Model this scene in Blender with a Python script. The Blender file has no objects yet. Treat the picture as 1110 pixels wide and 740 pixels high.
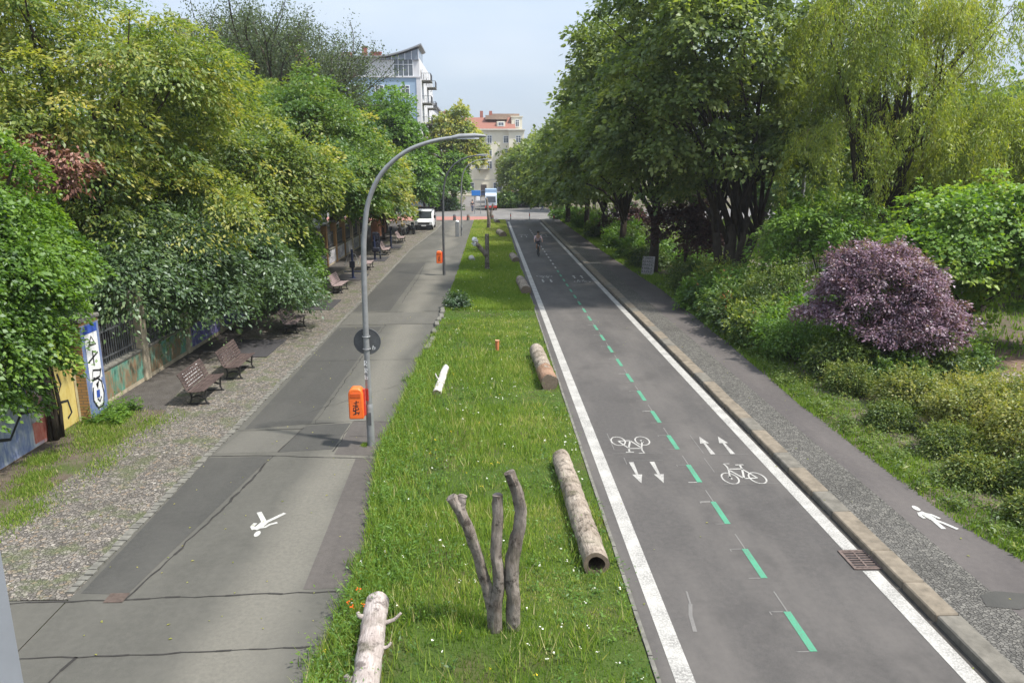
import bpy, math, random
import numpy as np
from mathutils import Vector, Matrix
PI=math.pi
S=bpy.context.scene
COL=S.collection
rnd=random.Random(7)

# ------------------------------------------------------------------ helpers
def tag(o,label=None,cat=None,group=None,kind=None):
    if label: o['label']=label
    if cat: o['category']=cat
    if group: o['group']=group
    if kind: o['kind']=kind
    return o
def thing(name,label,cat,loc=(0,0,0),rz=0,group=None):
    o=bpy.data.objects.new(name,None); COL.objects.link(o)
    o.location=loc; o.rotation_euler=(0,0,rz); o.empty_display_size=.2
    return tag(o,label,cat,group)
def kids(o): return [c for c in COL.objects if c.parent is o]
def copy_tree(o,parent=None):
    c=o.copy(); COL.objects.link(c); c.parent=parent
    for ch in kids(o): copy_tree(ch,c)
    return c
def link(name,me,mats,parent=None):
    o=bpy.data.objects.new(name,me); COL.objects.link(o)
    for m in (mats if isinstance(mats,(list,tuple)) else [mats]): me.materials.append(m)
    if parent is not None: o.parent=parent
    return o

class MB:
    def __init__(s): s.v=[]; s.f=[]; s.m=[]
    def add(s,vs,fs,m=0):
        n=len(s.v); s.v+= [tuple(map(float,p)) for p in vs]; s.f+=[tuple(i+n for i in f) for f in fs]; s.m+=[m]*len(fs); return s
    def box(s,c,d,m=0,rz=0,rx=0,ry=0,bev=0):
        x,y,z=d[0]/2,d[1]/2,d[2]/2
        R=Matrix.Rotation(rz,3,'Z')@Matrix.Rotation(ry,3,'Y')@Matrix.Rotation(rx,3,'X')
        if bev<=0:
            vs=[R@Vector((a*x,b*y,e*z))+Vector(c) for e in(-1,1) for b in(-1,1) for a in(-1,1)]
            return s.add(vs,[(0,2,3,1),(4,5,7,6),(0,1,5,4),(2,6,7,3),(0,4,6,2),(1,3,7,5)],m)
        b=bev; ring=[(x-b,-y),(x,-y+b),(x,y-b),(x-b,y),(-x+b,y),(-x,y-b),(-x,-y+b),(-x+b,-y)]
        inn=[(math.copysign(abs(px)-(b if abs(px)>=x-1e-9 else 0),px),math.copysign(abs(py)-(b if abs(py)>=y-1e-9 else 0),py)) for px,py in ring]
        vs=[]
        for z_,r in((-z,inn),(-z+b,ring),(z-b,ring),(z,inn)): vs+=[R@Vector((px,py,z_))+Vector(c) for px,py in r]
        fs=[tuple(range(7,-1,-1)),tuple(range(24,32))]
        for k in range(3):
            for i in range(8): fs.append((k*8+i,k*8+(i+1)%8,k*8+8+(i+1)%8,k*8+8+i))
        return s.add(vs,fs,m)
    def tube(s,pts,rad,n=8,m=0,cap=True,jit=0,rng=None):
        pts=[Vector(p) for p in pts]; k=len(pts)
        if not isinstance(rad,(list,tuple)): rad=[rad]*k
        vs=[];prev=None
        for i,p in enumerate(pts):
            t=(pts[min(i+1,k-1)]-pts[max(i-1,0)]).normalized()
            if prev is None:
                a=Vector((1,0,0)) if abs(t.x)<.9 else Vector((0,1,0)); u=(a-t*a.dot(t)).normalized()
            else: u=(prev-t*prev.dot(t)).normalized()
            prev=u; w=t.cross(u)
            for j in range(n):
                a=2*PI*j/n; r=rad[i]*(1+(jit*(rng or rnd).uniform(-1,1) if jit else 0))
                vs.append(p+(u*math.cos(a)+w*math.sin(a))*r)
        fs=[(i*n+j,i*n+(j+1)%n,(i+1)*n+(j+1)%n,(i+1)*n+j) for i in range(k-1) for j in range(n)]
        if cap: fs+=[tuple(range(n-1,-1,-1)),tuple((k-1)*n+j for j in range(n))]
        return s.add(vs,fs,m)
    def cyl(s,a,b,r,n=12,m=0,r2=None): return s.tube([a,b],[r,r if r2 is None else r2],n,m)
    def torus(s,c,R,r,axis='x',n=24,k=6,m=0):
        vs=[];fs=[]
        for i in range(n):
            A=2*PI*i/n
            for j in range(k):
                B=2*PI*j/k; q=R+r*math.cos(B); p=(q*math.cos(A),q*math.sin(A),r*math.sin(B))
                p=(p[2],p[0],p[1]) if axis=='x' else ((p[0],p[2],p[1]) if axis=='y' else p)
                vs.append(Vector(c)+Vector(p))
        for i in range(n):
            for j in range(k): fs.append((i*k+j,((i+1)%n)*k+j,((i+1)%n)*k+(j+1)%k,i*k+(j+1)%k))
        return s.add(vs,fs,m)
    def prism(s,poly,z0,z1,m=0):
        n=len(poly); vs=[(x,y,z0) for x,y in poly]+[(x,y,z1) for x,y in poly]
        fs=[tuple(range(n-1,-1,-1)),tuple(range(n,2*n))]+[(i,(i+1)%n,n+(i+1)%n,n+i) for i in range(n)]
        return s.add(vs,fs,m)
    def extr(s,prof,y0,y1,m=0,axis='x'):   # profile in a vertical plane, extruded
        n=len(prof)
        P=(lambda a,b,t:(t,a,b)) if axis=='x' else (lambda a,b,t:(a,t,b))
        vs=[P(a,b,y0) for a,b in prof]+[P(a,b,y1) for a,b in prof]
        fs=[tuple(range(n-1,-1,-1)),tuple(range(n,2*n))]+[(i,(i+1)%n,n+(i+1)%n,n+i) for i in range(n)]
        return s.add(vs,fs,m)
    def flat(s,poly,z,m=0): return s.add([(x,y,z) for x,y in poly],[tuple(range(len(poly)))],m)
    def ribbon(s,pts,w,z=None,m=0,org=None,U=None,V=None):
        # a painted stroke: 2-D polyline with width on the ground or on a plane
        q=[Vector((p[0],p[1])) for p in pts]; L=[]
        for i,p in enumerate(q):
            d=(q[min(i+1,len(q)-1)]-q[max(i-1,0)])
            d=d.normalized() if d.length>0 else Vector((1,0)); nn=Vector((-d.y,d.x))*w/2
            L.append((p+nn,p-nn))
        vs=[]
        for a,b in L:
            for t in(a,b): vs.append((t.x,t.y,z) if org is None else Vector(org)+Vector(U)*t.x+Vector(V)*t.y)
        return s.add(vs,[(2*i,2*i+1,2*i+3,2*i+2) for i in range(len(q)-1)],m)
    def build(s,name,mats,parent=None,smooth=False,bevel=0,fix=True):
        me=bpy.data.meshes.new(name); me.from_pydata(s.v,[],s.f); me.update()
        o=link(name,me,mats,parent)
        me.polygons.foreach_set('material_index',s.m)
        if fix:
            import bmesh; b=bmesh.new(); b.from_mesh(me); bmesh.ops.recalc_face_normals(b,faces=b.faces); b.to_mesh(me); b.free()
        if smooth:
            me.polygons.foreach_set('use_smooth',[True]*len(me.polygons))
            if smooth!='all': me.set_sharp_from_angle(angle=math.radians(40))
        if bevel:
            md=o.modifiers.new('b','BEVEL'); md.width=bevel; md.segments=2; md.limit_method='ANGLE'
        return o
def circ(cx,cy,r,n=20,a0=0,a1=2*PI): return [(cx+r*math.cos(a0+(a1-a0)*i/n),cy+r*math.sin(a0+(a1-a0)*i/n)) for i in range(n+1)]

# ------------------------------------------------------------------ materials
class NT:
    def __init__(s,name):
        s.m=bpy.data.materials.new(name); s.m.use_nodes=True; s.t=s.m.node_tree; s.n=s.t.nodes
        s.b=s.n['Principled BSDF']; s.out=s.n['Material Output']
    def new(s,ty,ins=None,**props):
        x=s.n.new('ShaderNode'+ty)
        for k,v in props.items(): setattr(x,k,v)
        for k,v in (ins or {}).items(): s.set(x.inputs[k],v)
        return x
    def set(s,sock,v):
        if isinstance(v,bpy.types.NodeSocket): s.t.links.new(v,sock)
        else: sock.default_value=(tuple(v)+(1,) if isinstance(v,(tuple,list)) and len(v)==3 and sock.type=='RGBA' else v)
    def pos(s,scale=(1,1,1)):
        g=s.new('NewGeometry'); return s.new('Mapping',{'Vector':g.outputs['Position'],'Scale':scale}).outputs[0]
    def obj(s,scale=(1,1,1)):
        g=s.new('TexCoord'); return s.new('Mapping',{'Vector':g.outputs['Object'],'Scale':scale}).outputs[0]
    def noise(s,vec,scale,detail=4,rough=.55): return s.new('TexNoise',{'Vector':vec,'Scale':scale,'Detail':detail,'Roughness':rough}).outputs[0]
    def voro(s,vec,scale,feature='F1'): return s.new('TexVoronoi',{'Vector':vec,'Scale':scale},feature=feature)
    def ramp(s,fac,stops,interp='LINEAR'):
        r=s.new('ValToRGB',{'Fac':fac}); e=r.color_ramp.elements; r.color_ramp.interpolation=interp
        while len(e)<len(stops): e.new(.5)
        for x,(p,c) in zip(e,stops): x.position=p; x.color=(c,c,c,1) if not isinstance(c,(tuple,list)) else tuple(c)+(1,)
        return r.outputs[0]
    def mix(s,f,a,b,mode='MIX'):
        x=s.new('MixRGB',{'Fac':f,'Color1':a,'Color2':b},blend_type=mode); return x.outputs[0]
    def math(s,op,a,b=0.0,c=0.0): return s.new('Math',{0:a,1:b,2:c},operation=op).outputs[0]
    def bump(s,h,strength=.3,dist=.02): s.set(s.b.inputs['Normal'],s.new('Bump',{'Height':h,'Strength':strength,'Distance':dist}).outputs[0])
    def fin(s,col,rough=.8,spec=.3,metal=0):
        s.set(s.b.inputs['Base Color'],col); s.set(s.b.inputs['Roughness'],rough); s.b.inputs['Specular IOR Level'].default_value=spec; s.b.inputs['Metallic'].default_value=metal
        return s.m
def simple(name,c,rough=.7,var=.15,scale=8,spec=.3,metal=0,obj=True,bump=0):
    t=NT(name); v=t.obj() if obj else t.pos()
    n=t.noise(v,scale,5,.6); d=tuple(x*(1-var) for x in c); l=tuple(min(1,x*(1+var)) for x in c)
    if bump: t.bump(n,bump,.01)
    return t.fin(t.ramp(n,[(.3,d),(.7,l)]),rough,spec,metal)

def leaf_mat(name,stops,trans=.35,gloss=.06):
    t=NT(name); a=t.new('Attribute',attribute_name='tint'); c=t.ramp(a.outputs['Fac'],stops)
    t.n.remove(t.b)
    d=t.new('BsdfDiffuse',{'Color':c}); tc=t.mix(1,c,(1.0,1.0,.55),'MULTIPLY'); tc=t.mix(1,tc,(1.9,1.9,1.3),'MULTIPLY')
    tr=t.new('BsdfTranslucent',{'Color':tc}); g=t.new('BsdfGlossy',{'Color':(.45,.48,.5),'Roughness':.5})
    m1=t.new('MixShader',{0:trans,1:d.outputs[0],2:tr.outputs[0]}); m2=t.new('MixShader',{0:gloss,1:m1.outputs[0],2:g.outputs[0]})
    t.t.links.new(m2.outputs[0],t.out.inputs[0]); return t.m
M={}
G=lambda *a:tuple(a)
M['leaf_yellow']=leaf_mat('leaf yellow green',[(0,G(.034,.072,.018)),(.35,G(.092,.148,.028)),(.65,G(.195,.235,.042)),(1,G(.36,.33,.075))],.4)
M['leaf_mid']=leaf_mat('leaf mid green',[(0,G(.032,.07,.018)),(.4,G(.068,.135,.025)),(.75,G(.125,.19,.034)),(1,G(.21,.235,.05))])
M['leaf_linden']=leaf_mat('leaf linden',[(0,G(.045,.08,.025)),(.4,G(.11,.16,.042)),(.8,G(.195,.24,.065)),(1,G(.28,.31,.10))],.42)
M['leaf_grey']=leaf_mat('leaf grey green',[(0,G(.028,.06,.022)),(.45,G(.06,.115,.034)),(.8,G(.105,.165,.05)),(1,G(.17,.22,.07))],.35,.1)
M['leaf_bright']=leaf_mat('leaf bright green',[(0,G(.04,.09,.014)),(.4,G(.085,.17,.02)),(.8,G(.15,.25,.03)),(1,G(.23,.31,.05))],.4)
M['leaf_willow']=leaf_mat('leaf willow',[(0,G(.075,.115,.02)),(.4,G(.165,.22,.03)),(.8,G(.27,.31,.045)),(1,G(.37,.37,.07))],.45)
M['leaf_purple']=leaf_mat('leaf purple',[(0,G(.045,.027,.04)),(.4,G(.118,.06,.096)),(.75,G(.235,.135,.19)),(1,G(.36,.27,.33))],.25,.1)
M['leaf_darkred']=leaf_mat('leaf dark red',[(0,G(.025,.012,.014)),(.6,G(.06,.022,.025)),(1,G(.10,.05,.04))],.3)
M['leaf_shrub']=leaf_mat('leaf shrub',[(0,G(.03,.058,.014)),(.4,G(.07,.115,.02)),(.75,G(.135,.18,.03)),(1,G(.23,.23,.045))],.3)
M['leaf_pale']=leaf_mat('leaf pale shrub',[(0,G(.045,.075,.016)),(.4,G(.115,.15,.026)),(.8,G(.22,.235,.05)),(1,G(.32,.29,.085))],.35)
M['leaf_dead']=leaf_mat('dead leaves',[(0,G(.12,.055,.04)),(.5,G(.25,.12,.09)),(1,G(.36,.2,.15))],.2)
M['berry']=leaf_mat('orange berries',[(0,G(.35,.08,.02)),(1,G(.55,.18,.05))],.1,.1)
M['grass']=leaf_mat('grass blades',[(0,G(.035,.072,.014)),(.3,G(.085,.155,.024)),(.6,G(.165,.25,.042)),(.85,G(.28,.33,.08)),(1,G(.44,.39,.22))],.4,.02)
M['flower']=leaf_mat('flower petals',[(0,G(.75,.75,.7)),(.58,G(.78,.76,.72)),(.6,G(.7,.5,.03)),(.9,G(.7,.5,.03)),(.93,G(.72,.12,.02)),(1,G(.72,.12,.02))],.25,.02)
def bark(name,a,b,sc=6):
    t=NT(name); v=t.pos((1,1,.25)); n=t.noise(v,sc*2,8,.7); n2=t.noise(t.pos(),1.5,3)
    c=t.mix(.35,t.ramp(n,[(.3,a),(.7,b)]),t.ramp(n2,[(.35,a),(.65,tuple(x*1.1 for x in b))]))
    t.bump(n,.9,.04); return t.fin(c,.95,.1)
M['bark']=bark('tree bark',(.03,.024,.018),(.085,.07,.055))
M['bark_pale']=bark('weathered wood grey',(.12,.10,.085),(.36,.32,.28),9)
def wood(name,cols,axis_scale,dark=0):
    t=NT(name); v=t.obj(axis_scale); n=t.noise(v,5,8,.7); n2=t.noise(t.obj(),3,4)
    c=t.mix(.4,t.ramp(n,[(.25,cols[0]),(.5,cols[1]),(.75,cols[2])]),t.ramp(n2,[(.35,cols[0]),(.65,cols[2])]))
    if dark: n3=t.noise(t.obj(),dark,6,.75); c=t.mix(t.ramp(n3,[(.52,0.0),(.62,.75)]),c,tuple(x*.4 for x in cols[0])); c=t.mix(t.ramp(t.noise(t.obj(),2.1,4,.6),[(.55,0.0),(.7,.4)]),c,(.07,.075,.035))
    t.bump(n,1.0,.03); return t.fin(c,.9,.15)
M['stump']=wood('weathered stump wood',[(.055,.042,.034),(.17,.14,.118),(.36,.32,.285)],(4,4,1),7)
M['log']=wood('debarked log wood',[(.10,.08,.06),(.26,.21,.165),(.42,.37,.31)],(5,1,5),9)
M['log_pale']=wood('bleached log wood',[(.17,.135,.12),(.34,.29,.265),(.5,.45,.42)],(6,.8,6),5)
M['log_end']=simple('rotten log end',(.06,.042,.03),.95,.5,20)
M['log_cut']=simple('sawn log end',(.15,.115,.085),.9,.3,16)
M['twig']=simple('shrub twigs',(.07,.055,.04),.9,.3,10)

def asphalt(name,base,warm,speck=.35,worn=None,stain=1.0):
    t=NT(name); p=t.pos()
    fine=t.noise(p,95,3,.7); mid=t.noise(p,9,5,.6); big=t.noise(t.pos((.6,.16,1)),1.2,5,.6); blot=t.noise(p,.55,5,.65)
    c=t.ramp(fine,[(.3,tuple(x*(1-speck) for x in base)),(.7,tuple(x*(1+speck) for x in base))])
    c=t.mix(t.ramp(mid,[(.4,0.0),(.7,.35)]),c,tuple(x*1.25 for x in warm))
    c=t.mix(t.ramp(big,[(.42,0.0),(.75,.6*stain)]),c,tuple(x*1.35 for x in warm))
    c=t.mix(t.ramp(blot,[(.52,0.0),(.72,.45*stain)]),c,tuple(x*.72 for x in base))
    if worn:
        x=t.new('SeparateXYZ',{0:p}).outputs[0]
        w=t.math('ADD',x,t.math('MULTIPLY',t.math('SUBTRACT',t.noise(t.pos((.3,.3,1)),.9,4),.5),1.6))
        d=t.math('ABSOLUTE',t.math('SUBTRACT',w,worn[0])); f=t.math('MULTIPLY',t.ramp(t.math('DIVIDE',d,worn[1]),[(.25,1.0),(1.0,0.0)]),worn[3])
        f=t.math('MULTIPLY',f,t.ramp(t.noise(p,14,6,.7),[(.3,.35),(.65,1.0)]))
        c=t.mix(f,c,worn[2])
    t.bump(fine,.35,.006); return t.fin(c,.88,.25)
M['road']=asphalt('cycle road asphalt',(.063,.059,.056),(.082,.075,.069),.34,None,1.5)
M['pave']=asphalt('old pavement asphalt',(.068,.066,.057),(.083,.079,.068),.3,(-3.5,.8,(.145,.136,.114),.85))
M['pave_light']=asphalt('lighter pavement patch',(.078,.075,.065),(.092,.087,.076),.25)
M['pave_dark']=asphalt('darker pavement patch',(.047,.046,.042),(.057,.055,.049),.3)
M['pave_pink']=asphalt('reddish pavement patch',(.066,.059,.054),(.085,.076,.068),.3)
M['walk']=asphalt('right pavement asphalt',(.066,.059,.057),(.09,.08,.074),.35)
M['far_road']=asphalt('cross street asphalt',(.125,.12,.115),(.15,.14,.13),.3)
M['crack']=simple('pavement crack',(.028,.026,.024),.95,.4,6)
M['red_lane']=simple('red cycle lane surfacing',(.27,.125,.10),.85,.18,3,obj=False)
def stones(name,scale,cols,joint,jw=.06,bump=.8,grass=None):
    t=NT(name); p=t.pos(); d=t.new('Mapping',{'Vector':p}); 
    w=t.new('TexNoise',{'Vector':p,'Scale':scale*.8,'Detail':2.0}); vv=t.new('VectorMath',{0:p,1:t.new('VectorMath',{0:w.outputs['Color'],'Scale':.25/scale},operation='SCALE').outputs[0]},operation='ADD').outputs[0]
    a=t.voro(vv,scale); e=t.voro(vv,scale,'DISTANCE_TO_EDGE')
    r=t.new('SeparateColor',{0:a.outputs['Color']}).outputs[0]
    c=t.ramp(r,cols); c=t.mix(t.math('MULTIPLY',t.noise(p,40,3),.35),c,(.12,.11,.10))
    k=t.ramp(e.outputs['Distance'],[(0,0.0),(jw,1.0)]); c=t.mix(k,joint,c)
    n=t.noise(p,.9,5,.6); c=t.mix(t.ramp(n,[(.5,0.0),(.75,.45)]),c,joint)
    if grass: c=t.mix(t.ramp(t.noise(p,1.3,6,.7),[(.5,0.0),(.62,.75)]),c,grass)
    t.bump(k,bump,.02); return t.fin(c,.85,.25)
M['gravel']=stones('mosaic pebble paving',17,[(0,(.07,.064,.058)),(.3,(.125,.112,.10)),(.55,(.18,.162,.142)),(.8,(.245,.222,.19)),(.93,(.21,.155,.105)),(1,(.34,.315,.28))],(.06,.054,.042),.10,grass=(.085,.1,.045))
M['cobble']=stones('small granite setts',19,[(0,(.062,.06,.054)),(.5,(.10,.096,.086)),(1,(.155,.148,.13))],(.03,.029,.025),.09)
M['edge_sett']=simple('granite edging',(.13,.125,.108),.85,.35,7,bump=.3)
M['kerb']=simple('sandy granite kerb',(.155,.13,.098),.85,.3,5,bump=.3)
M['kerb_grey']=simple('grey granite kerb',(.125,.115,.096),.85,.3,5,bump=.3)
def paint(name,c,wear=.5,obj=False):
    t=NT(name); p=t.pos(); n=t.noise(p,30,6,.75); n2=t.noise(p,2.2,5,.6)
    f=t.math('MULTIPLY',t.ramp(n,[(.42,0.0),(.56,1.0)]),t.math('MULTIPLY',t.ramp(n2,[(.35,.2),(.7,1.0)]),wear))
    col=t.mix(f,c,(.11,.105,.1)); col=t.mix(t.math('MULTIPLY',t.ramp(n2,[(.4,0.0),(.7,1.0)]),.35),col,tuple(x*.68 for x in c))
    return t.fin(col,.75,.25)
M['white']=paint('white road paint',(.37,.36,.335),1.0)
M['ghost']=paint('faint marking line',(.15,.143,.135),.9)
M['green']=paint('green road paint',(.055,.25,.148),.8)
M['soil']=None
def soil(name,a,b,g,thr):
    t=NT(name); p=t.pos(); n=t.noise(p,3,8,.7); n2=t.noise(p,.5,6,.65); n3=t.noise(p,28,4,.7)
    c=t.ramp(n,[(.3,a),(.7,b)]); c=t.mix(t.ramp(n2,[(thr,0.0),(thr+.12,.85)]),c,t.mix(n3,tuple(x*.6 for x in g),tuple(x*1.5 for x in g)))
    c=t.mix(t.ramp(n3,[(.55,0.0),(.75,.5)]),c,tuple(x*1.6 for x in b)); t.bump(n3,.8,.04); return t.fin(c,.95,.1)
M['soil']=soil('garden soil',(.07,.055,.042),(.15,.125,.10),(.055,.085,.02),.48)
M['dirt']=soil('bare reddish soil',(.12,.08,.06),(.23,.165,.13),(.08,.09,.03),.68)
M['turf']=soil('turf base',(.05,.055,.02),(.09,.08,.04),(.045,.08,.014),.36)
M['shadesoil']=soil('tree shaded soil',(.055,.05,.045),(.10,.092,.085),(.05,.07,.02),.7)  # shade under the left trees is put into this darker soil colour
M['pathpale']=simple('pale park path',(.22,.185,.17),.9,.15,2,obj=False)
M['metal']=simple('galvanised steel',(.25,.255,.26),.45,.16,6,.5,.35)
M['metal_dark']=simple('dark painted steel',(.075,.078,.082),.5,.2,6,.4)
M['iron']=simple('black cast iron',(.022,.021,.02),.55,.3,12,.4)
M['slat']=wood('bench slat wood',[(.035,.026,.024),(.07,.05,.045),(.125,.092,.082)],(6,.6,6))
M['graf_white']=simple('white spray paint',(.62,.62,.62),.7,.12,14)
M['graf_black']=simple('black spray paint',(.02,.02,.022),.7,.2,12)
M['orange']=simple('orange bin plastic',(.76,.135,.02),.4,.08,6,.5)
M['red']=simple('red sticker paint',(.45,.05,.035),.5,.2,9)
M['rubber']=simple('black rubber',(.02,.02,.021),.85,.3,15)
M['mat']=simple('rubber fall mat',(.042,.04,.042),.9,.25,30)
M['navy']=simple('navy painted steel',(.012,.02,.06),.4,.15,6,.5)
M['navyblack']=simple('dark blue plastic',(.012,.014,.025),.5,.2,6,.4)
M['leaf_airy']=leaf_mat('leaf dusky grey green',[(0,G(.035,.05,.03)),(.5,G(.085,.115,.06)),(1,G(.16,.2,.10))],.35,.04)
M['glass']=simple('dark glass',(.03,.036,.042),.08,.2,2,.6)
M['white_car']=simple('white vehicle paint',(.74,.75,.77),.3,.04,3,.5)
M['black_car']=simple('black vehicle paint',(.02,.02,.024),.25,.1,3,.6)
M['lamp']=simple('headlamp glass',(.55,.57,.6),.15,.1,3,.6)
M['greypost']=simple('blue grey painted post',(.19,.205,.23),.5,.08,5,.4)
# ------------------------------------------------------------------ ground
def struct(name,mb,mats,**k): return tag(mb.build(name,mats,**k),kind='structure')
def wob(x,y,a=.06,f=1.0): return a*(math.sin(y*1.7*f+x)+.6*math.sin(y*3.9*f+2*x)+.4*math.sin(y*9.1*f))
def edge(pts,step=.35,a=.06):
    out=[]
    for (x0,y0),(x1,y1) in zip(pts[:-1],pts[1:]):
        n=max(1,int(abs(y1-y0)/step))
        for i in range(n):
            t=i/n; y=y0+(y1-y0)*t; out.append((x0+(x1-x0)*t+wob(x0*0+1,y,a),y))
    out.append(pts[-1]); return out
def strip(mb,left,right,z,m=0,a=0.0,step=.5):
    # sheet between two polylines given on the same y stations
    ys=sorted(set([p[1] for p in left]+[p[1] for p in right]))
    y=ys[0]; Y=[]
    while y<ys[-1]: Y.append(y); y+=step*(1 if y<40 else 4)
    Y.append(ys[-1]); I=lambda P,y:float(np.interp(y,[p[1] for p in P],[p[0] for p in P]))
    vs=[]
    for y in Y: vs+=[(I(left,y)+wob(0,y,a),y,z),(I(right,y)+wob(2,y,a),y,z)]
    mb.add(vs,[(2*i,2*i+1,2*i+3,2*i+2) for i in range(len(Y)-1)],m); return mb
b=MB(); b.flat([(-400,-60),(400,-60),(400,600),(-400,600)],-.03); struct('ground',b,M['soil'],fix=False)
MEDL=[(-2.3,4),(-2.2,8.5),(-2.0,11.8),(-2.4,16),(-2.25,22),(-2.1,28),(-1.95,36),(-1.8,45),(-1.5,93)]
WALKR=[(9.1,4),(9.0,11),(8.8,12),(8.73,13.4),(8.71,19.3),(9.0,25.6),(9.2,32.4),(9.4,38.7),(9.2,45),(9.0,59),(9.0,92.5)]
b=MB(); strip(b,[(-6.62,3),(-6.6,10.6),(-6.5,18),(-6.35,31),(-6.2,60),(-5.4,78),(-5.2,94)],[(-1.2,3),(-1.2,94)],0.0); struct('left_pavement',b,M['pave'],fix=False)
b=MB(); b.flat([(-30,3),(-6.62,3),(-6.62,10.52),(-30,10.5)],0.0); struct('left_pavement',b,M['pave'],fix=False)
b=MB(); strip(b,[(-9.4,10.55),(-9.4,13),(-9.1,16),(-8.9,19),(-9.7,24),(-9.9,30),(-9.6,40),(-9.4,60),(-9.4,94)],[(-6.6,10.55),(-6.5,18),(-6.35,31),(-6.2,60),(-5.4,78),(-5.2,94)],-.004,a=.03); struct('gravel_strip',b,M['gravel'],fix=False)
b=MB(); strip(b,[(-13,10.6),(-13,94)],[(-8.6,10.6),(-8.6,94)],-.012); struct('bare_soil_strip',b,M['shadesoil'],fix=False)
b=MB(); strip(b,[(-12,10.6),(-11.5,19.9)],[(-8.7,10.6),(-8.3,19.9)],-.008,a=.12); struct('rough_soil',b,M['soil'],fix=False)
b=MB()
y=10.7
while y<93:
    L=rnd.uniform(.14,.26)*(1 if y<40 else 3); x=float(np.interp(y,[10.6,18,31,60,78,94],[-6.6,-6.5,-6.35,-6.2,-5.4,-5.2]))
    b.box((x-.06+rnd.uniform(-.02,.02),y+L/2,-.005+rnd.uniform(0,.012)),(.15+rnd.uniform(-.03,.03),L-.03,.05),rz=rnd.uniform(-.08,.08)); y+=L
struct('gravel_edging',b,M['edge_sett'])
# pavement patches and cracks
b=MB()
b.flat([(-6.45,16.55),(-5.05,16.6),(-4.83,18.0),(-6.3,18.05)],.004,1); b.flat([(-5.0,16.6),(-3.75,16.75),(-3.65,18.6),(-4.78,18.4)],.004,2)
b.flat([(-6.5,10.7),(-5.75,10.65),(-5.1,16.35),(-6.52,16.3)],.004,2)
b.flat([(-3.0,10.7),(-1.4,10.75),(-1.4,16.1),(-3.1,16.15)],.004,3); b.flat([(-3.65,16.4),(-1.5,16.2),(-1.5,18.8),(-3.6,18.7)],.004,3)
b.flat([(-6.3,18.2),(-4.7,18.6),(-4.5,30.6),(-6.3,30.5)],.004,2); b.flat([(-6.3,31),(-1.4,31.2),(-1.4,33.8),(-6.28,33.6)],.004,1)
b.flat([(-6.28,34),(-4.6,34.2),(-4.4,52),(-6.2,51.5)],.004,2); b.flat([(-4.4,36),(-2.1,36.3),(-2.1,44),(-4.3,43.6)],.004,0)
b.flat([(-6.2,55),(-1.4,55.5),(-1.4,61),(-6.1,60)],.004,1); b.flat([(-6.6,4.2),(-3.1,4.2),(-3.0,8.5),(-6.6,8.4)],.004,0)
struct('pavement_patches',b,[M['pave'],M['pave_light'],M['pave_dark'],M['pave_pink']],fix=False)
b=MB()
def crack(pts,w=.03,j=.035):
    P=[]
    for (x0,y0),(x1,y1) in zip(pts[:-1],pts[1:]):
        n=max(2,int(math.hypot(x1-x0,y1-y0)/.22))
        for i in range(n): t=i/n; P.append((x0+(x1-x0)*t+rnd.uniform(-j,j),y0+(y1-y0)*t+rnd.uniform(-j,j)))
    P.append(pts[-1])
    for i in range(len(P)-1):
        ww=w*rnd.uniform(.35,1.2); b.ribbon([P[i],P[i+1]],ww,.008)
crack([(-9.5,10.4),(-5.8,10.5),(-1.9,10.65)],.035,.02); crack([(-9,9.15),(-5.7,9.1),(-2,9.25)],.03,.02); crack([(-5.72,10.5),(-5.3,13.5),(-5.05,16.35)],.05)
crack([(-5.75,9.1),(-5.78,8.6),(-5.9,7)],.045); crack([(-6.5,16.42),(-5,16.37),(-3.6,16.2),(-2.3,16.1)],.03,.02)
crack([(-6.45,18.1),(-4.8,18.2)],.025,.015); crack([(-5.02,16.6),(-4.8,18.3)],.025,.01); crack([(-3.7,16.6),(-3.6,18.7)],.03); crack([(-4.8,18.5),(-3.6,18.75),(-2.2,18.6)],.03,.02)
crack([(-4.6,18.6),(-4.4,31)],.025); crack([(-4.3,36),(-4.2,44),(-4.4,52)],.03); crack([(-6.3,31),(-2.1,31.2)],.03); crack([(-6.2,33.8),(-2.1,34)],.03)
crack([(-6.3,25),(-2.3,25.2)],.02); crack([(-6.2,43.5),(-2,44)],.03); crack([(-6.2,52),(-2,52.3)],.04); crack([(-3.5,17.6),(-2.3,17.5)],.02); crack([(-5.4,19),(-2.4,22.5)],.012)
struct('pavement_cracks',b,M['crack'],fix=False)
b=MB(); b.flat([(-6.02,10.42),(-5.72,10.42),(-5.72,10.68),(-6.02,10.68)],.010); struct('rusty_access_cover',b,simple('rusty cover',(.075,.055,.045),.8,.3,14),fix=False)
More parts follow.
